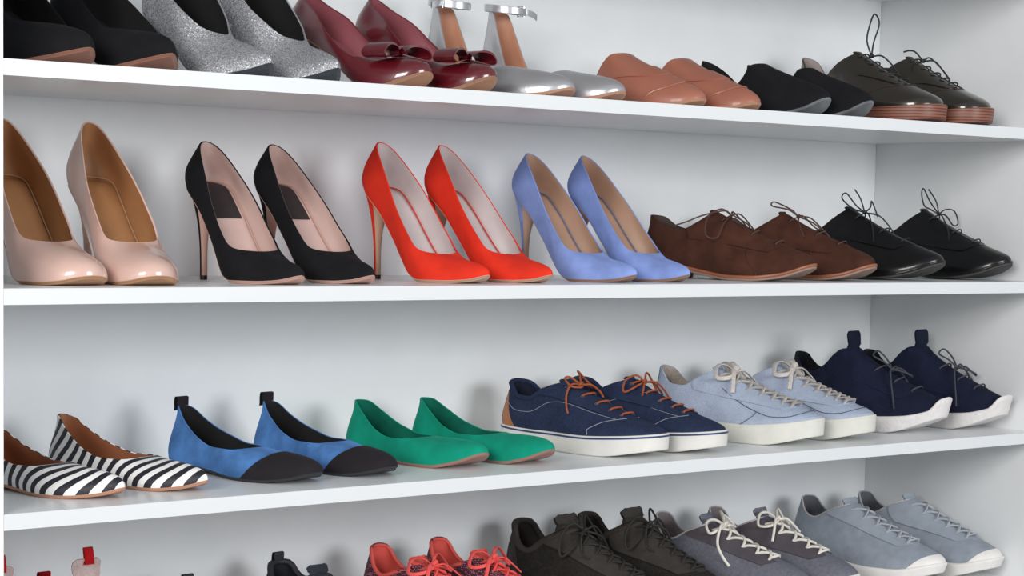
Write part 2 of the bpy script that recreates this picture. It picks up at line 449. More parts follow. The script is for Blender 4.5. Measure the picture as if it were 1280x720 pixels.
def pump(P, label, group, toe, deg, side, z, mu, ml, ms, mi=None, heel=None, breast=None, tipm=None, rim=None, kind='stiletto_pump', cat='shoe', heelkw=None, hs_pad=None, seam=None):
    root = shoe_root(kind, label, cat, group, toe, deg, P['L'], z)
    la = Last(P, side)
    la.upper(mu, root); la.lining(ml, root); la.insole(mi or ml, root)
    zs = la.zs
    la.slab(.0004, lambda q: zs(q)-.0040, lambda q: zs(q)+.0006, .0008, offb=-.004).build('sole', ms, root)
    heel_block(root, la, heel or mu, breast=breast, tipm=tipm, **(heelkw or {}))
    if rim: la.rim_tube(.0011, -.0008).build('topline_binding', rim, root)
    if hs_pad:
        P_ = la.B-la.n*.006; P_ = P_.copy(); P_[:, 2] += .0052
        i1 = int(la.NH*.36); b = MB(); rows = []
        for i in range(1, i1): 
            a, c = P_[i], P_[(2*la.NH-i)]; rows.append([a+(c-a)*q for q in np.linspace(.04, .96, 7)])
        b.grid(np.array(rows)); b.build('heel_pad', hs_pad, root)
    if seam:
        b = MB(); NH = la.NH; P_ = la.B-la.n*.0035; P_ = P_.copy(); P_[:, 2] += .007
        b.tube([P_[i % (2*NH)] for i in range(-int(NH*.62), int(NH*.62)+1)], .0011, 6)
        b.build('insole_binding', seam, root)
    return root, la

# ---- laces
def lace_set(la, root, m, rows, xw, r=.0017, mode='cross', lift=.003, flat=1., eyelet=None, name='lace'):
    """rows: list of v from toe end to ankle end"""
    b = MB(); pl = [la.px(-xw, v, lift*.6) for v in rows]; pr_ = [la.px(xw, v, lift*.6) for v in rows]
    mid = lambda v, o: la.px(0, v, lift+o)
    for k, v in enumerate(rows):
        if mode == 'bar' or k == 0:
            b.tube(spline([la.px(-xw, v, -.0005), la.px(-xw*.8, v, lift), mid(v, .0012), la.px(xw*.8, v, lift), la.px(xw, v, -.0005)], 5), r, 7, flat=flat)
            if mode == 'bar': b.build(name, m, root); b = MB()
        if mode == 'cross' and k < len(rows)-1:
            v2 = rows[k+1]; vm = (v+v2)/2
            b.tube(spline([la.px(-xw, v, .0005), la.px(-xw*.6, v+(v2-v)*.15, lift), mid(vm, .002), la.px(xw*.6, v2-(v2-v)*.15, lift), la.px(xw, v2, .0005)], 5), r, 7, flat=flat)
            b.tube(spline([la.px(xw, v, .0005), la.px(xw*.6, v+(v2-v)*.15, lift), mid(vm, .0005), la.px(-xw*.6, v2-(v2-v)*.15, lift), la.px(-xw, v2, .0005)], 5), r, 7, flat=flat)
    if b.v: b.build(name, m, root)
    if eyelet:
        for v in rows:
            for x in (-xw, xw):
                c = la.px(x, v, .0016); nn = la.nor(la.tau_x(x, v), v); nn /= np.linalg.norm(nn)
                t = np.cross(nn, (0, 1, 0)); t /= np.linalg.norm(t); u = np.cross(nn, t)
                e = MB(); e.tube([c+.0026*(math.cos(a)*t+math.sin(a)*u) for a in np.linspace(0, 2*math.pi, 10, endpoint=False)], .0009, 5, closed=True); e.build('eyelet', eyelet, root)

def bow(la, root, m, v, loops, r=.0016, flat=1., name='lace_bow', lift=.004, knot=.004, hs=.6):
    """loops: lists of (x, along the instep towards the ankle, height above it), metres from the knot"""
    A = la.px(0, v, lift); d = la.px(0, min(v+.06, 1))-la.px(0, v-.06); d /= np.linalg.norm(d)
    n = la.nor(1, v); n -= d*(n@d); n /= np.linalg.norm(n); x = np.array((1., 0, 0))
    b = MB()
    for pts in loops:
        b.tube(spline([A+x*p[0]+d*p[1]*(.5+.5*hs)+n*(p[2]*hs-(abs(p[0])**2)*(7. if hs < .9 else 0)) for p in pts], 7), r, 7, flat=flat)
    b.tube(spline([A+x*knot+n*.0, A+n*r*2.2, A-x*knot+n*.0, A-n*r], 5, closed=True), r*1.5, 7, closed=True)
    b.build(name, m, root)

def tongue(la, root, m, hw=.019, v0=.5, ext=.018, lean=.35, name='tongue', thick=.004, off=-.001, flare=1.15):
    rows = []; NX = 9
    vs = list(np.linspace(v0, 1, 8))
    top = [la.px(0, 1, off)]; dn = la.at(1, 1)-la.at(1, .93); dn /= np.linalg.norm(dn)
    Z = np.array((0, 0, 1.))
    for v in vs: rows.append([la.px(x, v, off+.0006) for x in np.linspace(-hw, hw, NX)])
    c = la.at(1, 1, off); w0 = min(hw, abs(la.at(1.18, 1)[0]-c[0])+.002)
    base = np.array(rows[-1]); bc = base[NX//2]
    for k in range(1, 7):
        q = k/6; dirv = dn*(1-lean*q)+Z*lean*q if lean <= 1 else Z+dn*.15; dirv /= np.linalg.norm(dirv)
        row = []
        for i in range(NX):
            u = (i-(NX-1)/2)/((NX-1)/2)
            wq = hw*(1+(flare-1)*q)*(1 if q < .7 else math.sqrt(max(0, 1-((q-.7)/.42)**2)))
            px_ = bc+np.array((u*wq, 0, 0))+dirv*ext*q-np.array((0, -1, 0))*(.35 if lean <= 1 else .08)*(u*u)*hw*.6
            row.append(px_)
        rows.append(row)
    R = np.array(rows); b = MB(); b.grid(R)
    nn = np.cross(np.gradient(R, axis=0), np.gradient(R, axis=1)); nn /= np.linalg.norm(nn, axis=2)[:, :, None]+1e-9
    if nn[3, NX//2, 2] > 0: nn = -nn
    R2 = R+nn*thick; b.grid(R2)
    for A, C in ((R[0], R2[0]), (R[-1], R2[-1]), (R[:, 0], R2[:, 0]), (R[:, -1], R2[:, -1])): b.grid(np.stack([A, C], 0))
    return b.build(name, m, root)

def vamp_gap(la, root, m, xw, v0, name='tongue_front', off=.0006):
    def fn(a, c): v = v0+(1-v0)*c; x = -xw+2*xw*a; return la.tau_x(x, v), v
    return la.patch(fn, 8, 8, off, .0006).build(name, m, root)
def facing(la, root, m, x0, x1, v0, off=.0018, thick=.0018, v1=1.0, name='eyestay', taper=0.):
    for sg in (-1, 1):
        def fn(a, c): v = v0+(v1-v0)*c; x = (x0+(x1(c) if callable(x1) else x1-x0 if 0 else x1)*0) ; xx = x0+(((x1(c) if callable(x1) else x1))-x0)*a; return la.tau_x(sg*xx, v), v
        la.patch(fn, 5, 10, off, thick).build(name, m, root)
def collar_pad(la, root, m, r=.004, t0=0., t1=2., v=.965, name='collar'):
    b = MB(); n = int((t1-t0)*44)
    b.tube([la.at(t0+(t1-t0)*i/n, v, -.001) for i in range(n + (0 if (t1-t0) > 1.99 else 1))], r, 8, closed=(t1-t0) > 1.99)
    return b.build(name, m, root)
def stitch(la, root, m, paths, r=.00045, off=.0009, name='stitching'):
    b = MB()
    for tv in paths: b.tube(la.path(tv, off, 6), r, 5)
    b.build(name, m, root)
def tongue_tab(la, root, m, z0, h, w_=.014, dy=.004, name='tongue_tab'):
    c = la.at(1, 1); P = np.array(spline([c+np.array((0, dy-.004, z0)), c+np.array((0, dy-.003, z0+h*.5)), c+np.array((0, dy, z0+h)), c+np.array((0, dy+.003, z0+h*.98)), c+np.array((0, dy+.001, z0+h*.5)), c+np.array((0, dy, z0))], 4))
    b = MB(); R = np.array([P+np.array((u, 0, 0)) for u in (-w_/2, -w_/6, w_/6, w_/2)]); b.grid(R)
    k = len(b.v)
    for row in (R[0], R[-1]): i = len(b.v); b.v += list(row); b.f.append(tuple(range(i, i+len(row))))
    return b.build(name, m, root)
def pull_tab(la, root, m, h=.02, w_=.014, name='pull_tab', t=.003, lean=0., v0=.8):
    base = la.at(0, v0, .0015); top = la.at(0, 1, 0.0); b = MB()
    pts = [base+(0, .001, 0), la.at(0, .95, .002), top+np.array((0, .002+lean*.3, h*.5)), top+np.array((0, lean, h)), top+np.array((0, lean-.004, h*.93)), top+np.array((0, -.004, h*.4)), la.at(0, .93, -.004)]
    P = np.array(spline(pts, 5)); rows = []
    for u in np.linspace(-w_/2, w_/2, 4): rows.append(P+np.array((u, 0, 0)))
    R = np.array(rows); b.grid(R); R2 = R+np.array((0, -t*.5, 0)); b.grid(R2)
    for A, C in ((R[0], R2[0]), (R[-1], R2[-1]), (R[:, 0], R2[:, 0]), (R[:, -1], R2[:, -1])): b.grid(np.stack([A, C], 0))
    return b.build(name, m, root)

# ------------------------------------------------------------------ the cabinet
W_IN, DEEP, TH, SP = 1.985, .400, .0195, .270
PT = .019
ZS = [0, -SP, -2*SP, -3*SP]
cab = bpy.data.objects.new('shoe_cabinet', None); COL.objects.link(cab); cab.location = (W_IN/2, 0, -4*SP-.06)
cab['label'] = 'wide white laminate shoe cabinet with open shelves full of shoes'; cab['category'] = 'cabinet'
def cab_box(name, lo, hi, m=None):
    bm = bmesh.new(); bmesh.ops.create_cube(bm, size=1)
    for v in bm.verts: v.co = Vector([lo[i]+(hi[i]-lo[i])*(v.co[i]+.5) for i in range(3)])-cab.location
    bmesh.ops.bevel(bm, geom=list(bm.edges), offset=.0007, segments=2, affect='EDGES')
    me = bpy.data.meshes.new(name); bm.to_mesh(me); bm.free(); me.materials.append(m or MT['panel'])
    o = bpy.data.objects.new(name, me); COL.objects.link(o); o.parent = cab; return o
for z in [SP*2, SP]+ZS+[-4*SP]:
    sh = cab_box('shelf', (0, .0005, z-TH), (W_IN, DEEP, z))
    e = bpy.data.objects.new('edge_band', sh.data.copy())
    bpy.data.objects.remove(e)
    bm = bmesh.new(); bmesh.ops.create_cube(bm, size=1)
    for v in bm.verts: v.co = Vector([(0, -.0007, z-TH)[i]+((W_IN, .0008, z)[i]-(0, -.0007, z-TH)[i])*(v.co[i]+.5) for i in range(3)])-cab.location
    me = bpy.data.meshes.new('edge_band'); bm.to_mesh(me); bm.free(); me.materials.append(MT['edge'])
    o = bpy.data.objects.new('edge_band', me); COL.objects.link(o); o.parent = sh
zt, zb = 2*SP, -4*SP-.06
cab_box('side_panel', (-PT, -.0007, zb), (0, DEEP+.006, zt)); cab_box('side_panel', (W_IN, -.0007, zb), (W_IN+PT, DEEP+.006, zt))
cab_box('back_panel', (0, DEEP, zb), (W_IN, DEEP+.006, zt))
cab_box('plinth', (0, .03, zb), (W_IN, .045, -4*SP-TH))
def room_box(name, lo, hi, m):
    bm = bmesh.new(); bmesh.ops.create_cube(bm, size=1)
    for v in bm.verts: v.co = Vector([lo[i]+(hi[i]-lo[i])*(v.co[i]+.5) for i in range(3)])
    me = bpy.data.meshes.new(name); bm.to_mesh(me); bm.free(); me.materials.append(m)
    o = bpy.data.objects.new(name, me); COL.objects.link(o); o['kind'] = 'structure'; return o
room_box('floor', (-4, -5, zb-.1), (5, .6, zb), mat('floor_paint', srgb('8f8c88'), .5, .03, 3))
room_box('wall_back', (-4, DEEP+.02, zb), (5, DEEP+.12, 2.0), mat('wall_paint', srgb('e6e6e6'), .8, .02, 3))

# ------------------------------------------------------------------ second shelf: pumps
Z0, Z1, Z2, Z3 = ZS
nude_u = patent('nude_patent', 'd9b5a8'); nude_l = leather('tan_lining', 'a9784f', .5); nude_s = leather('tan_sole', 'b98e6c', .45)
blk_su = suede('black_suede', '17171a', sheen=.05); pink_l = leather('pale_pink_lining', 'cdb0a8', .5); pink_s = leather('pale_pink_sole', 'c79f92', .4)
blk_plastic = mat('black_plastic', srgb('101012'), .4, .02)
red_su = suede('red_suede', 'dd3320', .08, .1); grey_l = leather('cool_white_lining', 'cbbfbe', .45); beige_s = leather('beige_sole', 'c2a28c', .4)
lil_su = suede('lilac_suede', '8196cf', .14, .25); tan_l = leather('beige_lining', 'b3917c', .5); lil_s = leather('brown_beige_sole', '9a7b6c', .45)
red_pipe = leather('red_piping', 'd23120', .5); lil_pipe = leather('slate_piping', '66708e', .5); pad_blk = mat('black_heel_pad', srgb('262223'), .6, .2, 40)
g = 'high heeled pumps on the second shelf'
HK = dict(w_top=.056, tip=(.010, .010), y_tip=.006, curve=3.2, s_front=.16)
P1 = dict(PUMP); 
PN = dict(PUMP, out='almond', W=.098, Wo=.079, top=[(0, .212), (.04, .207), (.15, .189), (.35, .155), (.55, .118), (.75, .082), (.9, .058), (1, .053)], th=.025, ins=(.45, .78))
PR = dict(PUMP, L=.238, W=.096, top=[(0, .203), (.04, .199), (.15, .182), (.35, .146), (.55, .106), (.75, .069), (.9, .047), (1, .041)])
PB = dict(PUMP, W=.097, top=[(0, .193), (.04, .189), (.15, .173), (.35, .139), (.55, .102), (.75, .067), (.9, .048), (1, .043)])
PL = dict(PUMP, W=.095)
pump(PN, 'blush pink patent pump with tan lining, cut off by the left side panel', g, (.147, .046), 3, 1, Z1, nude_u, nude_l, nude_s, heelkw=HK, rim=nude_u, tipm=blk_plastic, seam=nude_s)
pump(PN, 'blush pink patent pump with tan lining, wholly in view, left of the black suede pumps', g, (.260, .042), 2, -1, Z1, nude_u, nude_l, nude_s, heelkw=HK, rim=nude_u, tipm=blk_plastic, seam=nude_s)
pump(PB, 'black suede stiletto pump with pink lining, beside the blush patent pump', g, (.451, .043), 3, 1, Z1, blk_su, pink_l, pink_s, heelkw=HK, breast=pink_s, tipm=blk_plastic, hs_pad=pad_blk, seam=pink_s)
pump(PB, 'black suede stiletto pump with pink lining, beside the red pump', g, (.562, .040), 4, -1, Z1, blk_su, pink_l, pink_s, heelkw=HK, breast=pink_s, tipm=blk_plastic, hs_pad=pad_blk, seam=pink_s)
pump(PR, 'bright red suede stiletto pump beside the black suede pump', g, (.761, .039), 6, 1, Z1, red_su, grey_l, beige_s, heelkw=HK, breast=beige_s, tipm=blk_plastic, seam=red_pipe)
pump(PR, 'bright red suede stiletto pump beside the lilac pump', g, (.880, .043), 7, -1, Z1, red_su, grey_l, beige_s, heelkw=HK, breast=beige_s, tipm=blk_plastic, seam=red_pipe)
pump(PL, 'lilac blue suede stiletto pump beside the red pump', g, (1.045, .040), 6, 1, Z1, lil_su, tan_l, lil_s, heelkw=HK, breast=beige_s, tipm=blk_plastic, seam=lil_pipe)
pump(PL, 'lilac blue suede stiletto pump beside the brown suede lace-up', g, (1.158, .042), 5, -1, Z1, lil_su, tan_l, lil_s, heelkw=HK, breast=beige_s, tipm=blk_plastic, seam=lil_pipe)

# ------------------------------------------------------------------ second shelf: lace-up derbies
def fac_x(a, b): return lambda c: a+(b-a)*c
def rise(c, k=1.0): return c**k
def lace_shoe(P, kind, label, cat, group, toe, deg, side, z, M_, opt):
    """M_: upper lining insole sole lace (+ optional parts); opt: what to add"""
    root = shoe_root(kind, label, cat, group, toe, deg, P['L'], z)
    la = Last(P, side); zs = la.zs
    la.upper(M_['upper'], root, thick=opt.get('thick', .003)); la.lining(M_['lining'], root, thick=opt.get('thick', .003))
    la.insole(M_.get('insole', M_['lining']), root, raise_=.008)
    for nm, fn in opt.get('soles', []): fn(la, root, M_)
    xw = opt.get('xw', .016); v0 = opt.get('v0', .5)
    vamp_gap(la, root, M_.get('tongue', M_['upper']), xw*.62, v0-.02)
    facing(la, root, M_.get('facing', M_['upper']), xw*.55, opt.get('fx', lambda c: xw*1.9), v0, off=opt.get('foff', .0022), thick=.002, v1=.985)
    tongue(la, root, M_.get('tongue', M_['upper']), hw=opt.get('tw', .017), v0=.86, ext=opt.get('text', .016), lean=opt.get('tlean', .5), thick=opt.get('tth', .003), off=-.0015)
    rows = list(np.linspace(opt.get('r0', v0+.05), opt.get('r1', .95), opt.get('nr', 4)))
    lace_set(la, root, M_['lace'], rows, xw, r=opt.get('lr', .0015), mode=opt.get('mode', 'bar'), lift=opt.get('lift', .0045), flat=opt.get('lflat', 1.), eyelet=M_.get('eyelet'))
    if opt.get('bow'): bow(la, root, M_['lace'], opt.get('bv', .93), opt['bow'], hs=opt.get('hs', .6), r=opt.get('br', opt.get('lr', .0015)), flat=opt.get('bflat', 1.), lift=opt.get('lift', .0045)+.003)
    for fn in opt.get('extra', []): fn(la, root, M_)
    return root, la

DERBY = dict(L=.300, W=.100, out='almond', opn='collar', Wo=.060, sb=.03, st=.43, asym=.14,
             sole=[(0, .022), (.25, .022), (.38, .016), (.6, .008), (.7, .008), (.85, .013), (1, .030)],
             top=[(0, .104), (.1, .102), (.3, .086), (.55, .080), (.8, .094), (1, .112)],
             th=.024, ins=(.64, 1.08), bulge=(.005, .001), heelb=(.003, -.002), front=(.32, .74))
def welt(off, zb0, zt0, mkey, name, bev=.0012, offb=None):
    return (name, lambda la, root, M_: la.slab(off, lambda q: la.zs(q)+zb0, lambda q: la.zs(q)+zt0, bev, offb=offb).build(name, M_[mkey], root))
def low_heel(h_front=.24, mkey='heel', name='heel', off=.002, zt=-.005):
    def f(la, root, M_):
        L = la.L; NH = la.NH; idx = [i for i in range(2*NH) if la.so[i] <= h_front+.001]
        left = [i for i in idx if i <= NH][::-1]; right = [i for i in range(2*NH-1, NH, -1) if la.so[i] <= h_front+.001][::1]
        ring = left+right    # from front-left round the back to front-right
        P = la.B[ring]+la.n[ring]*off; top = P.copy(); top[:, 2] = [float(la.zs(s))+zt for s in la.so[ring]]
        bot = la.B[ring]+la.n[ring]*(off-.0015); bot[:, 2] = 0
        m2 = bot*.0; m2 = bot.copy(); m2[:, 2] = .0015; m2[:, :2] = P[:, :2]
        b = MB(); b.grid(np.stack([bot, m2, top], 1), closed_u=True)
        k = len(b.v); b.v += list(bot)+list(top); n = len(ring)
        b.f += [tuple(range(k, k+n)), tuple(range(k+n, k+2*n))]
        b.build(name, M_[mkey], root)
    return (name, f)

brown_su = suede('dark_brown_suede', '472a20', .25, .08); brown_l = leather('dark_brown_lining', '3c2a24', .6)
welt_m = leather('russet_welt', '96593a', .4, .15); sole_gr = rubber('grey_brown_sole', '8d7468')
brown_lace = leather('brown_waxed_lace', '4a3029', .5)
gloss_blk = mat('glossy_black_leather', srgb('0b0b0d'), .3, .05, 10, .05, 300, coat=.3, spec=.3)
blk_l = leather('black_lining', '1a1a1c', .6); blk_lace = leather('black_lace_cord', '141416', .5); blk_sole = rubber('worn_dark_sole', '3a3836', .3)
g = 'men\'s lace-up shoes on the second shelf'
for i, (toe, deg, side, lab) in enumerate([((1.425, .040), 19, 1, 'dark brown suede derby with loose laces, beside the lilac pumps'), ((1.568, .045), 17, -1, 'dark brown suede derby with loose laces, beside the glossy black derby')]):
    Md = dict(upper=brown_su, lining=brown_l, sole=sole_gr, welt=welt_m, heel=welt_m, lace=brown_lace)
    bw = [[(0, 0, 0), (-.012, .02, .006), (-.045, .022, .0), (-.062, .0, -.018), (-.05, -.018, -.028), (-.03, -.008, -.012), (0, 0, 0)],
          [(0, 0, 0), (.012, .005, .008), (.028, -.012, .002), (.032, -.035, -.008), (.022, -.03, .0), (0, 0, .002)],
          [(0, 0, 0), (.014, -.012, .012), (.03, -.04, .0), (.035, -.06, -.012)],
          [(0, 0, 0), (-.012, .012, .006), (-.04, .035, -.008), (-.052, .055, -.03), (-.055, .072, -.05)]]
    if i: bw = [[(0, 0, 0), (-.015, .02, .01), (-.03, .05, .008), (-.02, .055, .012), (-.004, .02, .008), (0, 0, 0)],
          [(0, 0, 0), (.02, 0, .006), (.03, -.03, -.002), (.024, -.05, 0), (.012, -.03, .004), (0, 0, 0)],
          [(0, 0, 0), (.012, -.02, .012), (.022, -.05, .004), (.03, -.075, -.005)],
          [(0, 0, 0), (-.014, -.004, .008), (-.026, -.03, -.006), (-.03, -.05, -.02)]]
    opt = dict(soles=[welt(.0035, -.004, .0008, 'welt', 'welt'), welt(.003, -.008, -.004, 'sole', 'sole'), low_heel(off=.003, zt=-.006)],
               xw=.015, v0=.52, nr=3, r1=.93, bow=bw, lr=.0013, text=.004, tw=.012, fx=lambda c: .030+.012*c,
               extra=[lambda la, root, M_: stitch(la, root, brown_lace, [[(1-.30, .02), (1-.30, .4), (1-.24, .62), (1-.2, .8)]], name='seam')])
    lace_shoe(DERBY, 'derby_shoe', lab, 'shoe', g, toe, deg, side, Z1, Md, opt)
DB = dict(DERBY, L=.31, W=.098, out='almond', top=[(0, .085), (.1, .083), (.3, .078), (.55, .082), (.8, .104), (1, .124)], th=.020,
          sole=[(0, .020), (.25, .020), (.38, .014), (.6, .008), (.7, .009), (.85, .017), (1, .036)])
for i, (toe, deg, side, lab) in enumerate([((1.740, .040), 10, 1, 'glossy black leather derby with thin laces, beside the brown suede derby'), ((1.915, .030), 6, -1, 'glossy black leather derby with thin laces, nearest the right wall of the second shelf')]):
    Md = dict(upper=gloss_blk, lining=blk_l, sole=blk_sole, welt=gloss_blk, heel=gloss_blk, lace=blk_lace)
    bw = [[(0, 0, 0), (-.015, .015, .006), (-.03, .035, .018), (-.045, .03, .01), (-.03, .01, .002), (0, 0, 0)],
          [(0, 0, 0), (-.006, .018, .018), (-.014, .032, .028)],
          [(0, 0, 0), (.02, .005, .008), (.045, .02, .012), (.052, 0, -.006), (.03, -.006, 0), (0, 0, 0)],
          [(0, 0, 0), (-.012, -.014, .004), (-.022, -.04, -.012), (-.03, -.055, -.026)],
          [(0, 0, 0), (.014, -.02, .006), (.026, -.045, -.004), (.028, -.06, -.014)]]
    if i: bw = [[(0, 0, 0), (-.02, .02, .016), (-.045, .03, .035), (-.062, .02, .03), (-.05, .01, .012), (-.02, .012, .004), (0, 0, 0)],
          [(0, 0, 0), (-.006, .015, .018), (-.022, .03, .032), (-.03, .028, .034)],
          [(0, 0, 0), (.02, .004, .008), (.048, .0, .008), (.062, -.012, -.01), (.045, -.014, -.014), (.02, -.004, 0), (0, 0, 0)],
          [(0, 0, 0), (-.012, -.014, .004), (-.018, -.04, -.008), (-.024, -.055, -.02)]]
    opt = dict(soles=[welt(.0030, -.003, .0008, 'welt', 'welt'), welt(.0025, -.007, -.003, 'sole', 'sole'), low_heel(off=.0025, zt=-.005)],
               hs=1., xw=.015, v0=.56, nr=3, r1=.93, bow=bw, lr=.0013, text=.004, tw=.012, fx=lambda c: .028+.012*c)
    lace_shoe(DB, 'derby_shoe', lab, 'shoe', g, toe, deg, side, Z1, Md, opt)

# ------------------------------------------------------------------ third shelf: flats
FLAT = dict(L=.262, W=.092, out='almond', opn='pump', Wo=.074, sb=.02, st=.60, asym=.12,
            sole=[(0, .010), (.25, .010), (.4, .007), (.6, .004), (.75, .004), (.9, .008), (1, .016)],
            top=[(0, .084), (.06, .082), (.2, .068), (.45, .048), (.7, .038), (.9, .038), (1, .040)],
            th=.020, ins=(.48, .75), bulge=(.005, .001), heelb=(.006, -.001), front=(.5, .92))
def flat(P, kind, label, group, toe, deg, side, z, mu, ml, ms, mi=None, rim=None, extra=(), sole_t=.004, heelm=None):
    root = shoe_root(kind, label, 'shoe', group, toe, deg, P['L'], z)
    la = Last(P, side); la.upper(mu, root); la.lining(ml, root); la.insole(mi or ml, root)
    la.slab(.0006, lambda q: la.zs(q)-sole_t, lambda q: la.zs(q)+.0006, .0008, offb=-.001).build('sole', ms, root)
    low_heel(off=-.001, zt=-sole_t*.9, h_front=.22)[1](la, root, dict(heel=heelm or ms))
    if rim: la.rim_tube(.0010, -.0008).build('topline_binding', rim, root)
    for e in extra: e(la, root)
    return root, la
stripe_m = mat('black_white_stripes', (.8, .8, .8), .55, .02, build=stripes_build)
tan_in = leather('chestnut_lining', '9a6040', .55); tan_sl = leather('natural_sole_edge', 'b98a70', .5)
blue_su = suede('blue_suede', '4c79b3', .26, .3); blk_fab = mat('black_lining_fabric', srgb('101012'), .9, .1); cap_m = suede('black_satin_cap', '262226', .1, .15)
green_su = suede('green_suede', '0a8f74', .12, .2); green_l = suede('dark_green_lining', '0c6552', .15, .05); pinkbrown = leather('mauve_brown_sole', '9c7468', .5)
dark_sole = rubber('charcoal_sole', '2c2d31')
g = 'ballet flats on the third shelf'
FS = dict(FLAT, L=.262, W=.092, out='pointed', top=[(0, .086), (.06, .084), (.2, .068), (.45, .046), (.7, .036), (.9, .037), (1, .039)])
flat(FS, 'ballet_flat', 'black and white striped pointed flat, cut off by the left side panel', g, (.187, .050), 20, 1, Z2, stripe_m, tan_in, tan_sl)
flat(FS, 'ballet_flat', 'black and white striped pointed flat, beside the blue flat with black toe cap', g, (.307, .055), 19, -1, Z2, stripe_m, tan_in, tan_sl)
def cap(la, root):
    def fn(a, c):
        d = -1+2*a; t = 1+d*.37
        v1 = .70-.70*abs(d)**2.6
        return t, .0+v1*c
    la.patch(fn, 24, 8, .0016, .0016).build('toe_cap', cap_m, root)
FB = dict(FLAT, L=.265, W=.096, top=[(0, .090), (.06, .087), (.2, .070), (.45, .050), (.7, .040), (.9, .040), (1, .042)])
for toe, deg, side, lab in [((.474, .045), 17, 1, 'blue suede flat with black toe cap, beside the striped flat'), ((.606, .055), 16, -1, 'blue suede flat with black toe cap, beside the green flat')]:
    flat(FB, 'ballet_flat', lab, g, toe, deg, side, Z2, blue_su, blk_fab, dark_sole, extra=[cap, lambda la, root: pull_tab(la, root, cap_m, h=.012, w_=.021, v0=.9)])
FG = dict(FLAT, L=.258, W=.094, top=[(0, .084), (.06, .083), (.2, .070), (.45, .047), (.7, .037), (.9, .038), (1, .040)], sole=[(0, .010), (.25, .010), (.4, .007), (.6, .004), (.75, .004), (.9, .012), (1, .024)])
for toe, deg, side, lab in [((.785, .055), 20, 1, 'emerald green suede flat beside the blue flat with black toe cap'), ((.907, .058), 19, -1, 'emerald green suede flat beside the navy canvas sneaker')]:
    flat(FG, 'ballet_flat', lab, g, toe, deg, side, Z2, green_su, green_l, pinkbrown)

# ------------------------------------------------------------------ third shelf: sneakers
SNK = dict(L=.300, W=.104, out='sneaker', opn='collar', Wo=.068, sb=.03, st=.40, asym=.14,
           sole=[(0, .030), (.3, .026), (.6, .026), (.85, .030), (1, .034)],
           top=[(0, .104), (.1, .100), (.3, .082), (.5, .080), (.75, .096), (1, .108)],
           th=.019, ins=(.60, 1.04), bulge=(.004, .003), heelb=(.002, -.002), front=(.34, .76))
canvas_n = cloth('navy_canvas', '2a344f', 170, .5, .3); canvas_l = cloth('navy_lining', '2a2e40', 150)
rub_w = rubber('off_white_rubber', 'dcd9d3', .05); navy_band = rubber('navy_foxing_line', '2b3f6b'); or_lace = mat('orange_brown_lace', srgb('9a4c28'), .7, .2, 300)
tan_tab = leather('tan_heel_patch', 'a3683c', .45); st_m = mat('grey_thread', srgb('9a9ca6'), .8); eye_m = mat('steel_eyelet', srgb('aab0b8'), .3, metal=1.)
def sneaker_sole(mkey='sole', zb=lambda q: 0., off=.003, up=.004, spring=.012, s0=.72, name='sole'):
    zbf = pchip([(0, .002), (.08, 0), (s0, 0), (1, spring)])
    return (name, lambda la, root, M_: la.slab(off, zbf, lambda q: la.zs(q)+up, .0022, offb=off-.001).build(name, M_[mkey], root))
def band(off, z0, z1, mkey, name='foxing_stripe'):
    def f(la, root, M_):
        b = MB(); NH = la.NH
        P = la.B+la.n*off; A = P.copy(); A[:, 2] += z0; C = P.copy(); C[:, 2] += z1
        I = la.B+la.n*(off-.0015); A2 = I.copy(); A2[:, 2] += z0; C2 = I.copy(); C2[:, 2] += z1
        b.grid(np.stack([A2, A, C, C2], 1), closed_u=True); b.build(name, M_[mkey], root)
    return (name, f)
def heel_patch(m, t1=.10, vtop=.62, name='heel_patch', off=.0008, w0=1.):
    def f(la, root, M_):
        def fn(a, c): d = -1+2*a; return (d*t1*(1-.45*c*(1))) % 2, .02+(vtop-.02)*c
        la.patch(fn, 12, 8, off, .0008).build(name, m, root)
    return f
g = 'canvas and knit sneakers on the third shelf'
def st_navy(la, root, M_):
    stitch(la, root, st_m, [[(1-.36, .10), (1-.34, .28), (1-.27, .42), (1-.18, .50), (1-.06, .52)], [(1+.36, .10), (1+.34, .28), (1+.27, .42), (1+.18, .50), (1+.06, .52)],
        [(.12, .62), (.22, .56), (.36, .60), (.50, .74), (.62, .80), (.72, .76), (.82, .62), (.87, .52)]])
bws = [[[(0, 0, 0), (.012, .02, .012), (.02, .035, .018), (.035, .02, .008), (.03, -.005, .004), (.01, -.006, .004), (0, 0, 0)],
        [(0, 0, 0), (-.012, .02, .01), (-.022, .022, .01), (-.024, 0, .004), (-.01, -.012, .004), (0, 0, 0)],
        [(0, 0, 0), (-.02, .004, .004), (-.034, -.005, -.008), (-.042, -.022, -.024), (-.045, -.034, -.034)],
        [(0, 0, 0), (.014, -.01, .008), (.03, -.02, .004), (.036, -.03, -.004)]],
       [[(0, 0, 0), (.02, .02, .016), (.05, .03, .018), (.07, .01, .006), (.055, -.01, .0), (.02, -.006, .004), (0, 0, 0)],
        [(0, 0, 0), (-.012, .016, .012), (-.035, .018, .008), (-.045, .002, -.004), (-.02, -.006, .004), (0, 0, 0)],
        [(0, 0, 0), (.02, -.012, .010), (.05, -.022, .006), (.07, -.03, .0)],
        [(0, 0, 0), (-.015, -.012, .006), (-.03, -.03, -.006)]]]
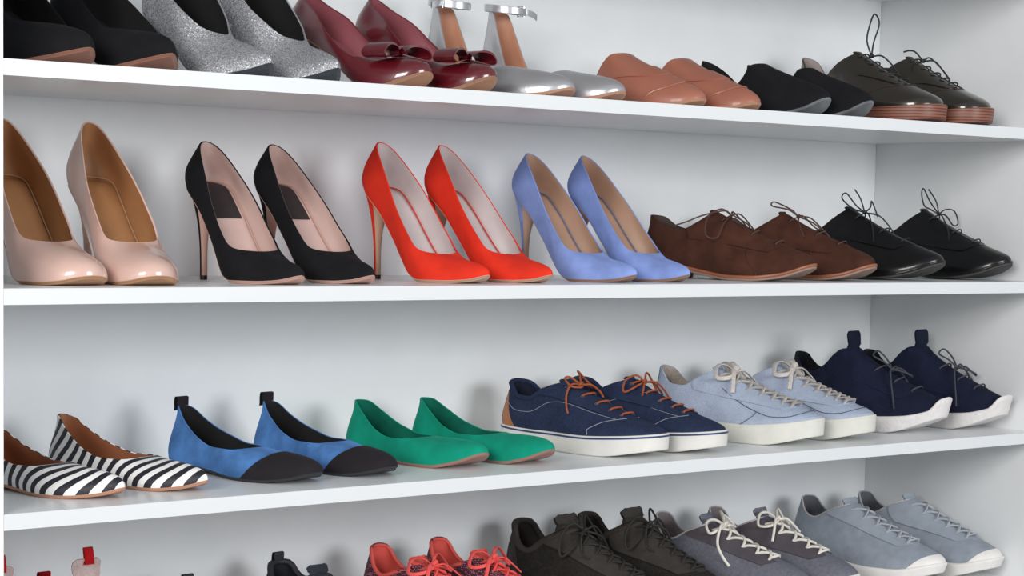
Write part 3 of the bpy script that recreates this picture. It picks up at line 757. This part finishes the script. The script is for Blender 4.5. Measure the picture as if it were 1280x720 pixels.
for i, (toe, deg, side, lab) in enumerate([((1.105, .036), 17, 1, 'navy canvas sneaker with orange laces, beside the green flat'), ((1.240, .045), 13, -1, 'navy canvas sneaker with orange laces, beside the pale blue canvas sneaker')]):
    Md = dict(upper=canvas_n, lining=canvas_l, sole=rub_w, stripe=navy_band, lace=or_lace, eyelet=eye_m)
    lace_shoe(SNK, 'canvas_sneaker', lab, 'sneaker', g, toe, deg, side, Z2, Md,
        dict(soles=[sneaker_sole(), band(.0036, -.0012, .0016, 'stripe')], xw=.015, v0=.53, nr=5, r0=.57, r1=.95, bow=bws[i], lr=.0017, lflat=1., text=.005, tw=.013,
             fx=lambda c: .028+.006*c, extra=[heel_patch(tan_tab, .21, .78), st_navy, lambda la, root, M_: collar_pad(la, root, canvas_n, .0042)]))
chambray = cloth('pale_blue_chambray', 'a9b4c8', 220, .5, .14, .05, aniso=(1, 1, .5)); cream_l = cloth('cream_lining', 'b3a69c', 120); flat_lace = cloth('cream_flat_lace', 'c9c2bb', 300)
rub_c = rubber('cream_rubber', 'd6d5cc'); dk_trim = leather('black_collar_trim', '28262a', .5); seam_d = mat('slate_seam', srgb('565c70'), .8)
bwl = [[(0, 0, 0), (.014, .018, .014), (.035, .028, .018), (.05, .012, .006), (.035, -.01, 0), (.012, -.006, .004), (0, 0, 0)],
       [(0, 0, 0), (-.014, .02, .012), (-.03, .026, .012), (-.042, .01, .0), (-.028, -.008, 0), (-.01, -.008, .004), (0, 0, 0)],
       [(0, 0, 0), (-.014, -.004, .01), (-.03, -.022, -.004), (-.04, -.035, -.018)],
       [(0, 0, 0), (.012, -.012, .012), (.024, -.03, .006), (.035, -.042, 0)]]
SL = dict(SNK, L=.302, W=.104, sole=[(0, .030), (.3, .028), (.6, .028), (.85, .034), (1, .042)], top=[(0, .118), (.1, .112), (.3, .090), (.5, .088), (.75, .104), (1, .118)])
def st_cham(la, root, M_):
    stitch(la, root, seam_d, [[(1-.34, .88), (1-.30, .66), (1-.27, .46), (1-.24, .3), (1-.17, .24), (1-.1, .27), (1, .30), (1.1, .27), (1.17, .24), (1.24, .3), (1.27, .46), (1.30, .66), (1.34, .88)],
        [(1-.27, .46), (1-.34, .28), (1-.42, .03)], [(1.27, .46), (1.34, .28), (1.42, .03)]], r=.0007)
for i, (toe, deg, side, lab) in enumerate([((1.462, .040), 19, 1, 'pale blue canvas sneaker with cream laces, beside the navy canvas sneaker'), ((1.598, .045), 18, -1, 'pale blue canvas sneaker with cream laces, beside the navy knit sneaker')]):
    Md = dict(upper=chambray, lining=cream_l, sole=rub_c, lace=flat_lace, trim=dk_trim)
    lace_shoe(SL, 'canvas_sneaker', lab, 'sneaker', g, toe, deg, side, Z2, Md,
        dict(soles=[sneaker_sole(spring=.016), band(.0036, .0, .0008, 'sole', 'foxing_ridge')], xw=.019, v0=.44, nr=7, r0=.46, r1=.95, mode='cross', bow=bwl, lr=.0044, br=.0038, lflat=.32, bflat=.4, lift=.005,
             text=.006, tw=.014, fx=lambda c: .034+.01*c, extra=[heel_patch(dk_trim, .14, .98, 'heel_trim'), st_cham]))
knit_n = cloth('navy_knit', '191e34', 150, .9, .3, .15, aniso=(1, 1, 2.2)); knit_d = mat('black_knit_heel', srgb('15161d'), .9, .15, 40, .3, 400); foam_w = mat('white_foam_sole', srgb('dedad8'), .75, .04, 80, .5, 160, dist=.002)
gr_lace = mat('dark_grey_cord', srgb('3a3a44'), .7, .2, 200); navy_print = mat('blue_print', srgb('2c3f74'), .6)
SK = dict(SNK, opn='wide', L=.305, W=.104, st=.42, Wo=.066, sole=[(0, .034), (.3, .028), (.6, .026), (.8, .030), (.93, .040), (1, .052)],
          top=[(0, .132), (.08, .128), (.2, .108), (.4, .100), (.6, .112), (.76, .132), (.88, .142), (1, .146)], th=.012, ins=(.5, .85), heelb=(.002, .002))
def knit_sole(la, root, M_):
    zbf = pchip([(0, .008), (.12, 0), (.66, 0), (1, .030)])
    la.slab(.0035, zbf, lambda q: la.zs(q)+.003+.012*float(sstep(.93, .985, q)), .003, offb=-.0035, rings=4).build('sole', foam_w, root)
bwk = [[(0, 0, 0), (-.012, .02, .014), (-.02, .045, .02), (0, .05, .026), (.006, .025, .016), (0, 0, 0)],
       [(0, 0, 0), (.02, -.006, .012), (.035, -.03, .01), (.018, -.035, .012), (.004, -.015, .008), (0, 0, 0)],
       [(0, 0, 0), (-.018, -.005, .008), (-.034, -.03, -.01), (-.045, -.055, -.03), (-.052, -.07, -.042)],
       [(0, 0, 0), (.022, .006, .010), (.045, -.015, .0), (.052, -.04, -.012)]]
for i, (toe, deg, side, lab) in enumerate([((1.795, .045), 16, 1, 'navy knit sock-style sneaker with white foam sole, beside the pale blue canvas sneaker'), ((1.935, .030), 12, -1, 'navy knit sock-style sneaker with white foam sole, nearest the right wall')]):
    Md = dict(upper=knit_n, lining=knit_d, sole=foam_w, lace=gr_lace)
    lace_shoe(SK, 'knit_sneaker', lab, 'sneaker', g, toe, deg, side, Z2, Md,
        dict(soles=[('sole', knit_sole)], xw=.020, v0=.46, nr=3, r0=.5, r1=.80, bow=bwk, bv=.74, lr=.0016, text=.030, tw=.022, tlean=1.1, foff=.0012, fx=lambda c: .040, lift=.004,
             extra=[heel_patch(knit_d, .3, 1., 'heel_counter')]))

# ------------------------------------------------------------------ bottom shelf: running shoes
RUN = dict(SNK, L=.300, W=.104, sole=[(0, .040), (.3, .032), (.6, .026), (.8, .028), (1, .042)],
           top=[(0, .120), (.06, .118), (.2, .094), (.4, .086), (.7, .104), (1, .120)], th=.022, ins=(.5, .85), heelb=(.004, .004))
def run_sole(m, spring=.02, off=.004, name='sole'):
    def f(la, root, M_):
        zbf = pchip([(0, .008), (.1, 0), (.66, 0), (1, spring)])
        la.slab(off, zbf, lambda q: la.zs(q)+.002, .003, offb=off-.005, rings=4).build(name, m, root)
    return (name, f)
def toe_guard(m, w_=.2, vt=.22, name='toe_guard'):
    def f(la, root, M_):
        def fn(a, c): d = -1+2*a; return 1+d*w_, .01+vt*(1-abs(d)**3)*c
        la.patch(fn, 20, 5, .001, .001).build(name, m, root)
    return f
g = 'running shoes on the bottom shelf'
# pale pink and white, red pull tabs
white_k = cloth('white_pink_mesh', 'c9b3b0', 130, .5, .2); pink_p = leather('pale_pink_overlay', 'c98f94', .5); red_tab = cloth('red_webbing', 'b01218', 260, .4, .3); grey_in = cloth('grey_beige_lining', '6a605c', 120); wht = rubber('white_midsole', 'e6e2de')
RW = dict(RUN, L=.27, W=.090, Wo=.060, st=.47)
for i, (toe, deg, side, lab) in enumerate([((.096, .05), 3, 1, 'pale pink running shoe with red pull tab, cut off by the left side panel'), ((.220, .05), 4, -1, 'pale pink running shoe with red pull tab, wholly clear of the side panel')]):
    Md = dict(upper=white_k, lining=grey_in, sole=wht, lace=pink_p)
    H = [(0, .126), (.06, .124), (.2, .106), (.4, .100), (.7, .122), (1, .144)]
    lace_shoe(dict(RW, top=H), 'running_shoe', lab, 'sneaker', g, toe, deg, side, Z3, Md,
        dict(soles=[run_sole(wht)], xw=.014, v0=.5, nr=4, r0=.55, r1=.93, mode='cross', lr=.0018, text=.026, tw=.020, tlean=1.,
             extra=[lambda la, root, M_: pull_tab(la, root, red_tab, h=.010, w_=.018, v0=.7), lambda la, root, M_: tongue_tab(la, root, red_tab, .018, .022), heel_patch(pink_p, .10, .80, 'heel_overlay'), lambda la, root, M_: collar_pad(la, root, white_k, .004)]))
dn_k = cloth('dark_slate_mesh', '34363f', 130, .6, .3); dn_o = leather('black_slate_overlay', '26272d', .6)
RD = dict(RUN, L=.27, W=.092, Wo=.060)
for i, (toe, deg, side, lab, hh) in enumerate([((.462, .05), 8, 1, 'dark slate running shoe with pull tab, beside the pale pink pair', .100), ((.616, .05), 8, -1, 'dark slate running shoe with pull tab, beside the coral and maroon shoe', .119)]):
    Md = dict(upper=dn_k, lining=dn_o, sole=dark_sole, lace=dn_o)
    H = [(0, hh), (.06, hh-.002), (.2, hh-.022), (.4, hh-.028), (.7, hh-.018), (1, hh-.006)]
    lace_shoe(dict(RD, top=H), 'running_shoe', lab, 'sneaker', g, toe, deg, side, Z3, Md,
        dict(soles=[run_sole(dark_sole)], xw=.014, v0=.5, nr=4, r0=.55, r1=.93, mode='cross', lr=.0018, text=.014, tw=.018,
             extra=[lambda la, root, M_: pull_tab(la, root, dn_o, h=.012, w_=.018, v0=.7), heel_patch(dn_o, .14, .9, 'heel_counter'), lambda la, root, M_: collar_pad(la, root, dn_o, .005)]))
def dots_build(nt, N, Lk, b, tc, r):
    v = N.new('ShaderNodeTexVoronoi'); v.inputs['Scale'].default_value = 330; v.inputs['Randomness'].default_value = .35
    Lk.new(tc.outputs['Object'], v.inputs['Vector'])
    rp = N.new('ShaderNodeValToRGB'); Lk.new(v.outputs['Distance'], rp.inputs['Fac'])
    e = rp.color_ramp.elements; e[0].position = .28; e[0].color = (*srgb('b5727a'), 1); e[1].position = .42; e[1].color = (*srgb('4a1c30'), 1)
    Lk.new(rp.outputs['Color'], b.inputs['Base Color'])
mar_k = mat('maroon_dotted_mesh', srgb('4a1c30'), .8, build=dots_build); coral = mat('coral_lining', srgb('e05a50'), .7, .06, 40, .2, 400); coral_l = cloth('coral_lace', 'f0605c', 300, .4, .15)
RC = dict(RUN, L=.27, W=.094, Wo=.060, top=[(0, .130), (.06, .127), (.2, .102), (.4, .090), (.7, .100), (1, .110)])
for i, (toe, deg, side, lab) in enumerate([((.812, .05), 12, 1, 'coral and maroon running shoe beside the dark slate pair'), ((.926, .05), 12, -1, 'coral and maroon running shoe beside the black running shoe')]):
    Md = dict(upper=mar_k, lining=coral, sole=wht, lace=coral_l, tongue=coral)
    lace_shoe(RC, 'running_shoe', lab, 'sneaker', g, toe, deg, side, Z3, Md,
        dict(soles=[run_sole(wht)], xw=.014, v0=.5, nr=5, r0=.55, r1=.95, mode='cross', lr=.0030, br=.003, lflat=.5, bflat=.5, text=.014, tw=.018, bow=bwl,
             extra=[lambda la, root, M_: collar_pad(la, root, coral, .0032)]))
blk_k = cloth('black_brown_mesh', '2c2926', 120, .9, .4); blk_o = mat('black_brown_padding', srgb('35302c'), .8, .15, 60, .3, 300); bl_lace = mat('black_round_lace', srgb('24221f'), .7, .2, 200)
bwb = [[(0, 0, 0), (.02, .03, .016), (.04, .035, .016), (.055, .005, 0), (.06, -.03, -.014), (.03, -.02, .004), (0, 0, 0)],
       [(0, 0, 0), (-.02, .02, .012), (-.045, .01, -.002), (-.055, -.02, -.02), (-.035, -.02, -.006), (0, 0, 0)],
       [(0, 0, 0), (.02, .0, .016), (.05, -.01, .006), (.07, -.04, -.014)],
       [(0, 0, 0), (-.02, -.01, .010), (-.035, -.04, -.008), (-.03, -.06, -.014)]]
RB = dict(RUN, L=.305, W=.108, Wo=.072, top=[(0, .142), (.06, .139), (.2, .112), (.4, .100), (.7, .122), (1, .144)])
for i, (toe, deg, side, lab) in enumerate([((1.122, .04), 12, 1, 'black running shoe with dark round laces, beside the coral and maroon shoe'), ((1.262, .04), 12, -1, 'black running shoe with dark round laces, beside the grey shoe with white laces')]):
    Md = dict(upper=blk_k, lining=blk_o, sole=dark_sole, lace=bl_lace, facing=blk_o, tongue=blk_o)
    lace_shoe(RB, 'running_shoe', lab, 'sneaker', g, toe, deg, side, Z3, Md,
        dict(soles=[run_sole(dark_sole)], xw=.018, v0=.48, nr=6, r0=.5, r1=.95, mode='cross', lr=.0019, text=.020, tw=.026, bow=bwb, tth=.006,
             extra=[lambda la, root, M_: collar_pad(la, root, blk_o, .0055), heel_patch(blk_o, .25, .95, 'heel_counter')]))
gr_k = mat('grey_felt', srgb('686974'), .9, .14, 200, .4, 500); gr_o = mat('dark_grey_nubuck', srgb('504a50'), .85, .1, 40, .2, 500); pipe_w = mat('light_grey_piping', srgb('b8b2b4'), .7); gr_in = cloth('warm_grey_lining', '8b8182', 140); w_lace = cloth('white_cord_lace', 'e6e0d6', 300, .4, .15)
def piping(m):
    def f(la, root, M_): la.rim_tube(.0019, -.001).build('collar_piping', m, root)
    return f
bwg = [[(0, 0, 0), (.02, .03, .014), (.035, .04, .016), (.048, .01, .0), (.054, -.03, -.012), (.056, -.055, -.026)],
       [(0, 0, 0), (-.02, .016, .014), (-.035, .02, .012), (-.04, .0, 0), (-.02, -.006, .002), (0, 0, 0)],
       [(0, 0, 0), (-.02, -.004, .010), (-.04, -.025, -.01), (-.045, -.05, -.026), (-.045, -.075, -.04)],
       [(0, 0, 0), (.014, .02, .014), (.03, .015, .012), (.03, -.005, .004), (.014, -.006, .004), (0, 0, 0)]]
RG = dict(RUN, L=.30, W=.102, Wo=.068, top=[(0, .130), (.06, .127), (.2, .102), (.4, .092), (.7, .108), (1, .124)])
for i, (toe, deg, side, lab) in enumerate([((1.443, .045), 14, 1, 'grey felt running shoe with white cord laces, beside the black running shoe'), ((1.570, .045), 14, -1, 'grey felt running shoe with white cord laces, beside the pale blue-grey shoe')]):
    Md = dict(upper=gr_k, lining=gr_in, sole=wht, lace=w_lace, facing=gr_o, tongue=gr_k)
    lace_shoe(RG, 'running_shoe', lab, 'sneaker', g, toe, deg, side, Z3, Md,
        dict(soles=[run_sole(wht)], xw=.017, v0=.48, nr=5, r0=.52, r1=.94, mode='cross', lr=.0024, text=.018, tw=.020, bow=bwg if i == 0 else bwl,
             extra=[piping(pipe_w), heel_patch(gr_o, .40, .98, 'heel_counter')]))
lg_k = mat('blue_grey_nubuck', srgb('8d95a0'), .85, .08, 60, .25, 500); lg_o = mat('blue_grey_panel', srgb('959da8'), .8, .05, 60, .2, 400); lg_in = cloth('grey_lining', '6d6f76', 140); lg_lace = cloth('pale_grey_lace', 'b4b9bf', 300, .4, .15)
RL = dict(RUN, L=.305, W=.106, Wo=.068, top=[(0, .132), (.06, .130), (.2, .108), (.4, .100), (.7, .116), (1, .130)])
for i, (toe, deg, side, lab) in enumerate([((1.795, .040), 12, 1, 'pale blue-grey running shoe with pale laces, beside the grey felt shoe'), ((1.930, .032), 10, -1, 'pale blue-grey running shoe with pale laces, nearest the right wall')]):
    Md = dict(upper=lg_k, lining=lg_in, sole=wht, lace=lg_lace, facing=lg_o, tongue=lg_o)
    lace_shoe(RL, 'running_shoe', lab, 'sneaker', g, toe, deg, side, Z3, Md,
        dict(soles=[run_sole(wht, .024)], xw=.017, v0=.48, nr=6, r0=.5, r1=.95, mode='cross', lr=.0032, lflat=.5, text=.012, tw=.020,
             extra=[toe_guard(wht), lambda la, root, M_: la.rim_tube(.0016, -.001).build('collar_piping', pipe_w, root)]))

# ------------------------------------------------------------------ top shelf
g = 'shoes on the top shelf'
brown_sl = leather('red_brown_sole', '9a6a58', .4); burg = patent('burgundy_patent', '5e101b'); rose_l = leather('rose_lining', '8e5058', .4); bsole = leather('sand_sole', 'b08468', .45)
glit = mat('silver_glitter', srgb('a8aab0'), .5, build=glitter_build, metal=.6); dgrey_s = leather('slate_sole', '3c4148', .4)
PK = dict(PUMP, L=.240, W=.104, Wo=.088, out='pointed', sole=[(0, .080), (.08, .077), (.2, .064), (.35, .040), (.5, .017), (.62, .007), (.70, .006), (.8, .010), (.9, .016), (1, .023)],
          top=[(0, .150), (.04, .148), (.15, .138), (.35, .116), (.55, .093), (.75, .070), (.9, .057), (1, .056)], th=.026)
pump(PK, 'black suede pump with red-brown sole, cut off by the left side panel', g, (.140, .035), 5, 1, Z0, blk_su, blk_fab, brown_sl, heelkw=HK, tipm=blk_plastic, rim=blk_su)
pump(PK, 'black suede pump with red-brown sole, beside the silver glitter pump', g, (.250, .035), 5, -1, Z0, blk_su, blk_fab, brown_sl, heelkw=HK, tipm=blk_plastic, rim=blk_su)
PG = dict(PUMP, L=.240, W=.098, Wo=.084, out='pointed', opn='vee', sole=[(0, .085), (.08, .082), (.2, .070), (.35, .045), (.5, .018), (.62, .006), (.70, .004), (.8, .005), (.9, .010), (1, .020)],
          top=[(0, .178), (.04, .173), (.15, .156), (.35, .138), (.55, .108), (.75, .083), (.9, .066), (1, .060)], th=.020, st=.64)
pump(PG, 'silver glitter pump with black lining, beside the black suede pump', g, (.386, .035), 10, 1, Z0, glit, blk_fab, dgrey_s, heelkw=HK, tipm=blk_plastic)
pump(PG, 'silver glitter pump with black lining, beside the burgundy patent pump', g, (.492, .035), 10, -1, Z0, glit, blk_fab, dgrey_s, heelkw=HK, tipm=blk_plastic)
PU = dict(PUMP, L=.250, W=.088, out='almond', sole=[(0, .085), (.08, .082), (.2, .073), (.35, .052), (.5, .027), (.62, .010), (.70, .004), (.8, .005), (.9, .012), (1, .024)],
          top=[(0, .146), (.04, .141), (.15, .127), (.35, .108), (.55, .080), (.75, .057), (.9, .046), (1, .044)], th=.022)
def bow_orn(la, root, v=.76):
    A = la.px(0, v, .005); d = la.px(0, v+.06)-la.px(0, v-.06); d /= np.linalg.norm(d); n = la.nor(1, v); n -= d*(n@d); n /= np.linalg.norm(n); x = np.array((1., 0, 0))
    for sg in (-1, 1):
        path = spline([(0.002, .001), (.016, .013), (.038, .016), (.050, .006), (.040, -.003), (.018, -.003), (.002, -.001)], 5)
        b = MB(); rows = []; rows2 = []
        for p in path:
            wd = .007+.0135*min(1, p[0]/.044)**.8
            row = []; row2 = []
            for q in np.linspace(-1, 1, 5):
                off = .0015*(1-q*q)
                sag = -.004*(p[0]/.04)**2
                row.append(A+x*sg*p[0]+n*(p[1]+sag)+d*q*wd)
                row2.append(A+x*sg*(p[0])*.97+n*(p[1]*.78+sag+.0006)+d*q*wd*.985)
            rows.append(row); rows2.append(row2)
        R, R2 = np.array(rows), np.array(rows2); b.grid(R); b.grid(R2)
        for U, V in ((R[:, 0], R2[:, 0]), (R[:, -1], R2[:, -1])): b.grid(np.stack([U, V], 0))
        b.build('bow_loop', burg, root)
    b = MB(); rows = []
    for a in np.linspace(0, 2*math.pi, 18, endpoint=False):
        rows.append([A+x*.0055*math.cos(a)*1.+n*(.002+.0062*math.sin(a))+d*q*.0085 for q in (-1, -.6, 0, .6, 1)])
    b.grid(np.array(rows), closed_u=True); b.build('bow_knot', burg, root)
for toe, deg, side, lab in [((.640, .032), 16, 1, 'burgundy patent pump with a bow, beside the silver glitter pump'), ((.752, .030), 17, -1, 'burgundy patent pump with a bow, beside the silver ankle-strap shoe')]:
    root, la = pump(PU, lab, g, toe, deg, side, Z0, burg, rose_l, bsole, kind='bow_pump', heelkw=dict(HK, curve=2.2, tip=(.014, .014)), tipm=blk_plastic, rim=burg)
    bow_orn(la, root)

# silver ankle strap
silver = mat('silver_leather', srgb('c4c5c8'), .32, .05, 12, .25, 220, metal=.7, dist=.0008); peach = leather('peach_lining', 'c08d72', .5); peach_s = leather('peach_sole', 'b58a74', .5)
PS = dict(FLAT, L=.262, W=.094, out='almond', Wo=.078, st=.60, sb=.02, pw=.8,
          sole=[(0, .020), (.25, .018), (.4, .012), (.6, .006), (.75, .005), (.9, .008), (1, .016)],
          top=[(0, .152), (.05, .150), (.13, .140), (.22, .105), (.33, .062), (.45, .030), (.6, .018), (.75, .022), (.88, .040), (1, .050)], th=.022, bulge=(.004, .001), heelb=(.006, 0.), front=(.55, .92))
for k, (toe, deg, side, lab) in enumerate([((.895, .030), 17, 1, 'silver flat with ankle strap and peach lining, beside the burgundy bow pump'), ((.995, .032), 18, -1, 'silver flat with ankle strap and peach lining, beside the salmon mule')]):
    root = shoe_root('ankle_strap_flat', lab, 'shoe', g, toe, deg, PS['L'], Z0); la = Last(PS, side)
    la.upper(silver, root); la.lining(peach, root); la.insole(peach, root)
    la.slab(.0006, lambda q: la.zs(q)-.004, lambda q: la.zs(q)+.0006, .0008, offb=-.001).build('sole', peach_s, root)
    low_heel(off=-.001, zt=-.0036, h_front=.22)[1](la, root, dict(heel=peach_s))
    # strap: a band round the ankle that dips towards the front
    cy_ = la.L*.5-.034; b = MB(); rows = []
    for a in np.linspace(0, 2*math.pi, 48, endpoint=False):
        ca, sa = math.cos(a), math.sin(a)
        x = .030*ca; y = cy_+.033*sa; zc = .146+.004*sa
        rows.append([(x*r_, cy_+(y-cy_)*r_, zc+h_) for r_, h_ in ((1.0, -.0055), (1.025, -.005), (1.025, .005), (1., .0055), (.98, .005), (.98, -.005))])
    R = np.array(rows); R = np.concatenate([R, R[:, :1]], 1); b.grid(R, closed_u=True); b.build('ankle_strap', silver, root)
    ex = .030 if k else -.030
    b = MB(); b.tube([(ex+math.copysign(.002, ex)+.0*q[0], cy_-.006+q[0], .146+q[1]) for q in ((-.006, -.0075), (.006, -.0075), (.006, .0075), (-.006, .0075))], .0012, 6, closed=True)
    b.build('buckle', mat('bright_steel', srgb('c8ccd2'), .15, metal=1.) if not k else bpy.data.materials['bright_steel'], root)
    b = MB(); P_ = spline([(ex*.96, cy_-.012, .146), (ex*1.25, cy_-.016, .145), (ex*1.7, cy_-.018, .142), (ex*2.05, cy_-.016, .139)], 5)
    b.grid(np.array([[np.array(p)+(0, t_, h_) for t_, h_ in ((0, -.0045), (0, .0045), (.0018, .0045), (.0018, -.0045), (0, -.0045))] for p in P_])); b.build('strap_end', silver, root)

# salmon mules
salm = leather('salmon_leather', 'a26551', .42, .05, .15); salm_l = leather('tan_mule_lining', 'a8826c', .5)
MU = dict(FLAT, L=.262, W=.088, out='almond', Wo=.068, sb=.01, st=.44, pw=.85,
          sole=[(0, .018), (.25, .016), (.4, .010), (.6, .006), (.75, .005), (.9, .007), (1, .014)],
          top=[(0, .021), (.3, .020), (.5, .026), (.65, .045), (.8, .070), (.92, .084), (1, .088)], th=.022, ins=(.5, .72), bulge=(.005, .004), front=(.4, .88), heelb=(0, 0))
def mule_strap(la, root):
    def fn(a, c): d = -1+2*a; return 1+d*.46, .60+.16*c+.03*abs(d)
    la.patch(fn, 26, 4, .0022, .0022).build('saddle_strap', salm, root)
    stitch(la, root, salm, [[(1-.34, .04), (1-.26, .26), (1-.14, .37), (1, .40), (1.14, .37), (1.26, .26), (1.34, .04)]], r=.0011, name='apron_seam')
for toe, deg, side, lab in [((1.155, .030), 16, 1, 'salmon pink leather mule beside the silver ankle-strap flat'), ((1.272, .030), 17, -1, 'salmon pink leather mule beside the black suede loafer')]:
    flat(MU, 'leather_mule', lab, g, toe, deg, side, Z0, salm, salm_l, bsole, extra=[mule_strap])

# black suede slippers
worn = rubber('scuffed_grey_sole', '6c6e70', .35)
SLP = dict(FLAT, L=.250, W=.092, out='almond', Wo=.068, sb=.02, st=.52, pw=.9,
           sole=[(0, .016), (.25, .015), (.4, .009), (.6, .005), (.75, .005), (.88, .012), (1, .030)],
           top=[(0, .096), (.08, .092), (.25, .078), (.45, .056), (.65, .046), (.82, .062), (.93, .084), (1, .088)], th=.020, ins=(.5, .75), front=(.42, .88), bulge=(.005, .003))
for toe, deg, side, lab in [((1.420, .028), 16, 1, 'black suede loafer beside the salmon mule'), ((1.520, .028), 16, -1, 'black suede loafer beside the bronze oxford')]:
    flat(SLP, 'suede_loafer', lab, g, toe, deg, side, Z0, blk_su, blk_fab, worn, heelm=blk_plastic)

# bronze oxfords
bronze = mat('bronze_patent_leather', srgb('322d27'), .24, .06, 8, .06, 200, metal=.3, coat=.6); stack = mat('stacked_leather', srgb('8a5442'), .45, .1, 30, build=layers_build); greyl = leather('pinkish_lining', 'a89a96', .5)
OX = dict(DERBY, L=.290, W=.104, out='round', Wo=.064, sb=.02, st=.44,
          sole=[(0, .034), (.3, .030), (.5, .026), (.7, .026), (.85, .028), (1, .032)], th=.024,
          top=[(0, .122), (.1, .114), (.3, .080), (.5, .080), (.75, .106), (1, .126)], ins=(.6, 1.0))
bwo = [[[(0, 0, 0), (-.006, .02, .02), (-.006, .03, .045), (.006, .04, .062), (.018, .03, .05), (.008, .015, .02), (0, 0, 0)],
        [(0, 0, 0), (.012, -.01, .008), (.02, -.03, .004), (.024, -.05, -.004)]],
       [[(0, 0, 0), (-.012, .016, .008), (-.028, .02, .008), (-.042, .02, .004)],
        [(0, 0, 0), (.014, .0, .008), (.03, -.02, .002), (.035, -.045, -.006), (.028, -.05, -.004)],
        [(0, 0, 0), (.008, -.015, .01), (.02, -.03, .004), (.026, -.055, -.006)]]]
for i, (toe, deg, side, lab) in enumerate([((1.700, .030), 13, 1, 'bronze patent oxford with stacked brown sole, beside the black suede loafer'), ((1.840, .030), 12, -1, 'bronze patent oxford with stacked brown sole, nearest the right wall')]):
    Md = dict(upper=bronze, lining=greyl, sole=stack, lace=blk_lace)
    lace_shoe(OX, 'oxford_shoe', lab, 'shoe', g, toe, deg, side, Z0, Md,
        dict(soles=[('sole', lambda la, root, M_: la.slab(.006, pchip([(0, 0), (.75, 0), (1, .008)]), lambda q: la.zs(q)+.001, .0012, offb=.004).build('sole', stack, root))],
             hs=1., xw=.015, v0=.58, nr=5, r0=.64, r1=.96, bow=bwo[i], lr=.0015, text=.003, tw=.012, fx=lambda c: .026+.014*c,
             extra=[lambda la, root, M_: stitch(la, root, brown_lace, [[(1-.45, .02), (1-.40, .35), (1-.26, .54), (1-.1, .56), (1, .57), (1.1, .56), (1.26, .54), (1.40, .35), (1.45, .02)]], name='vamp_seam')]))
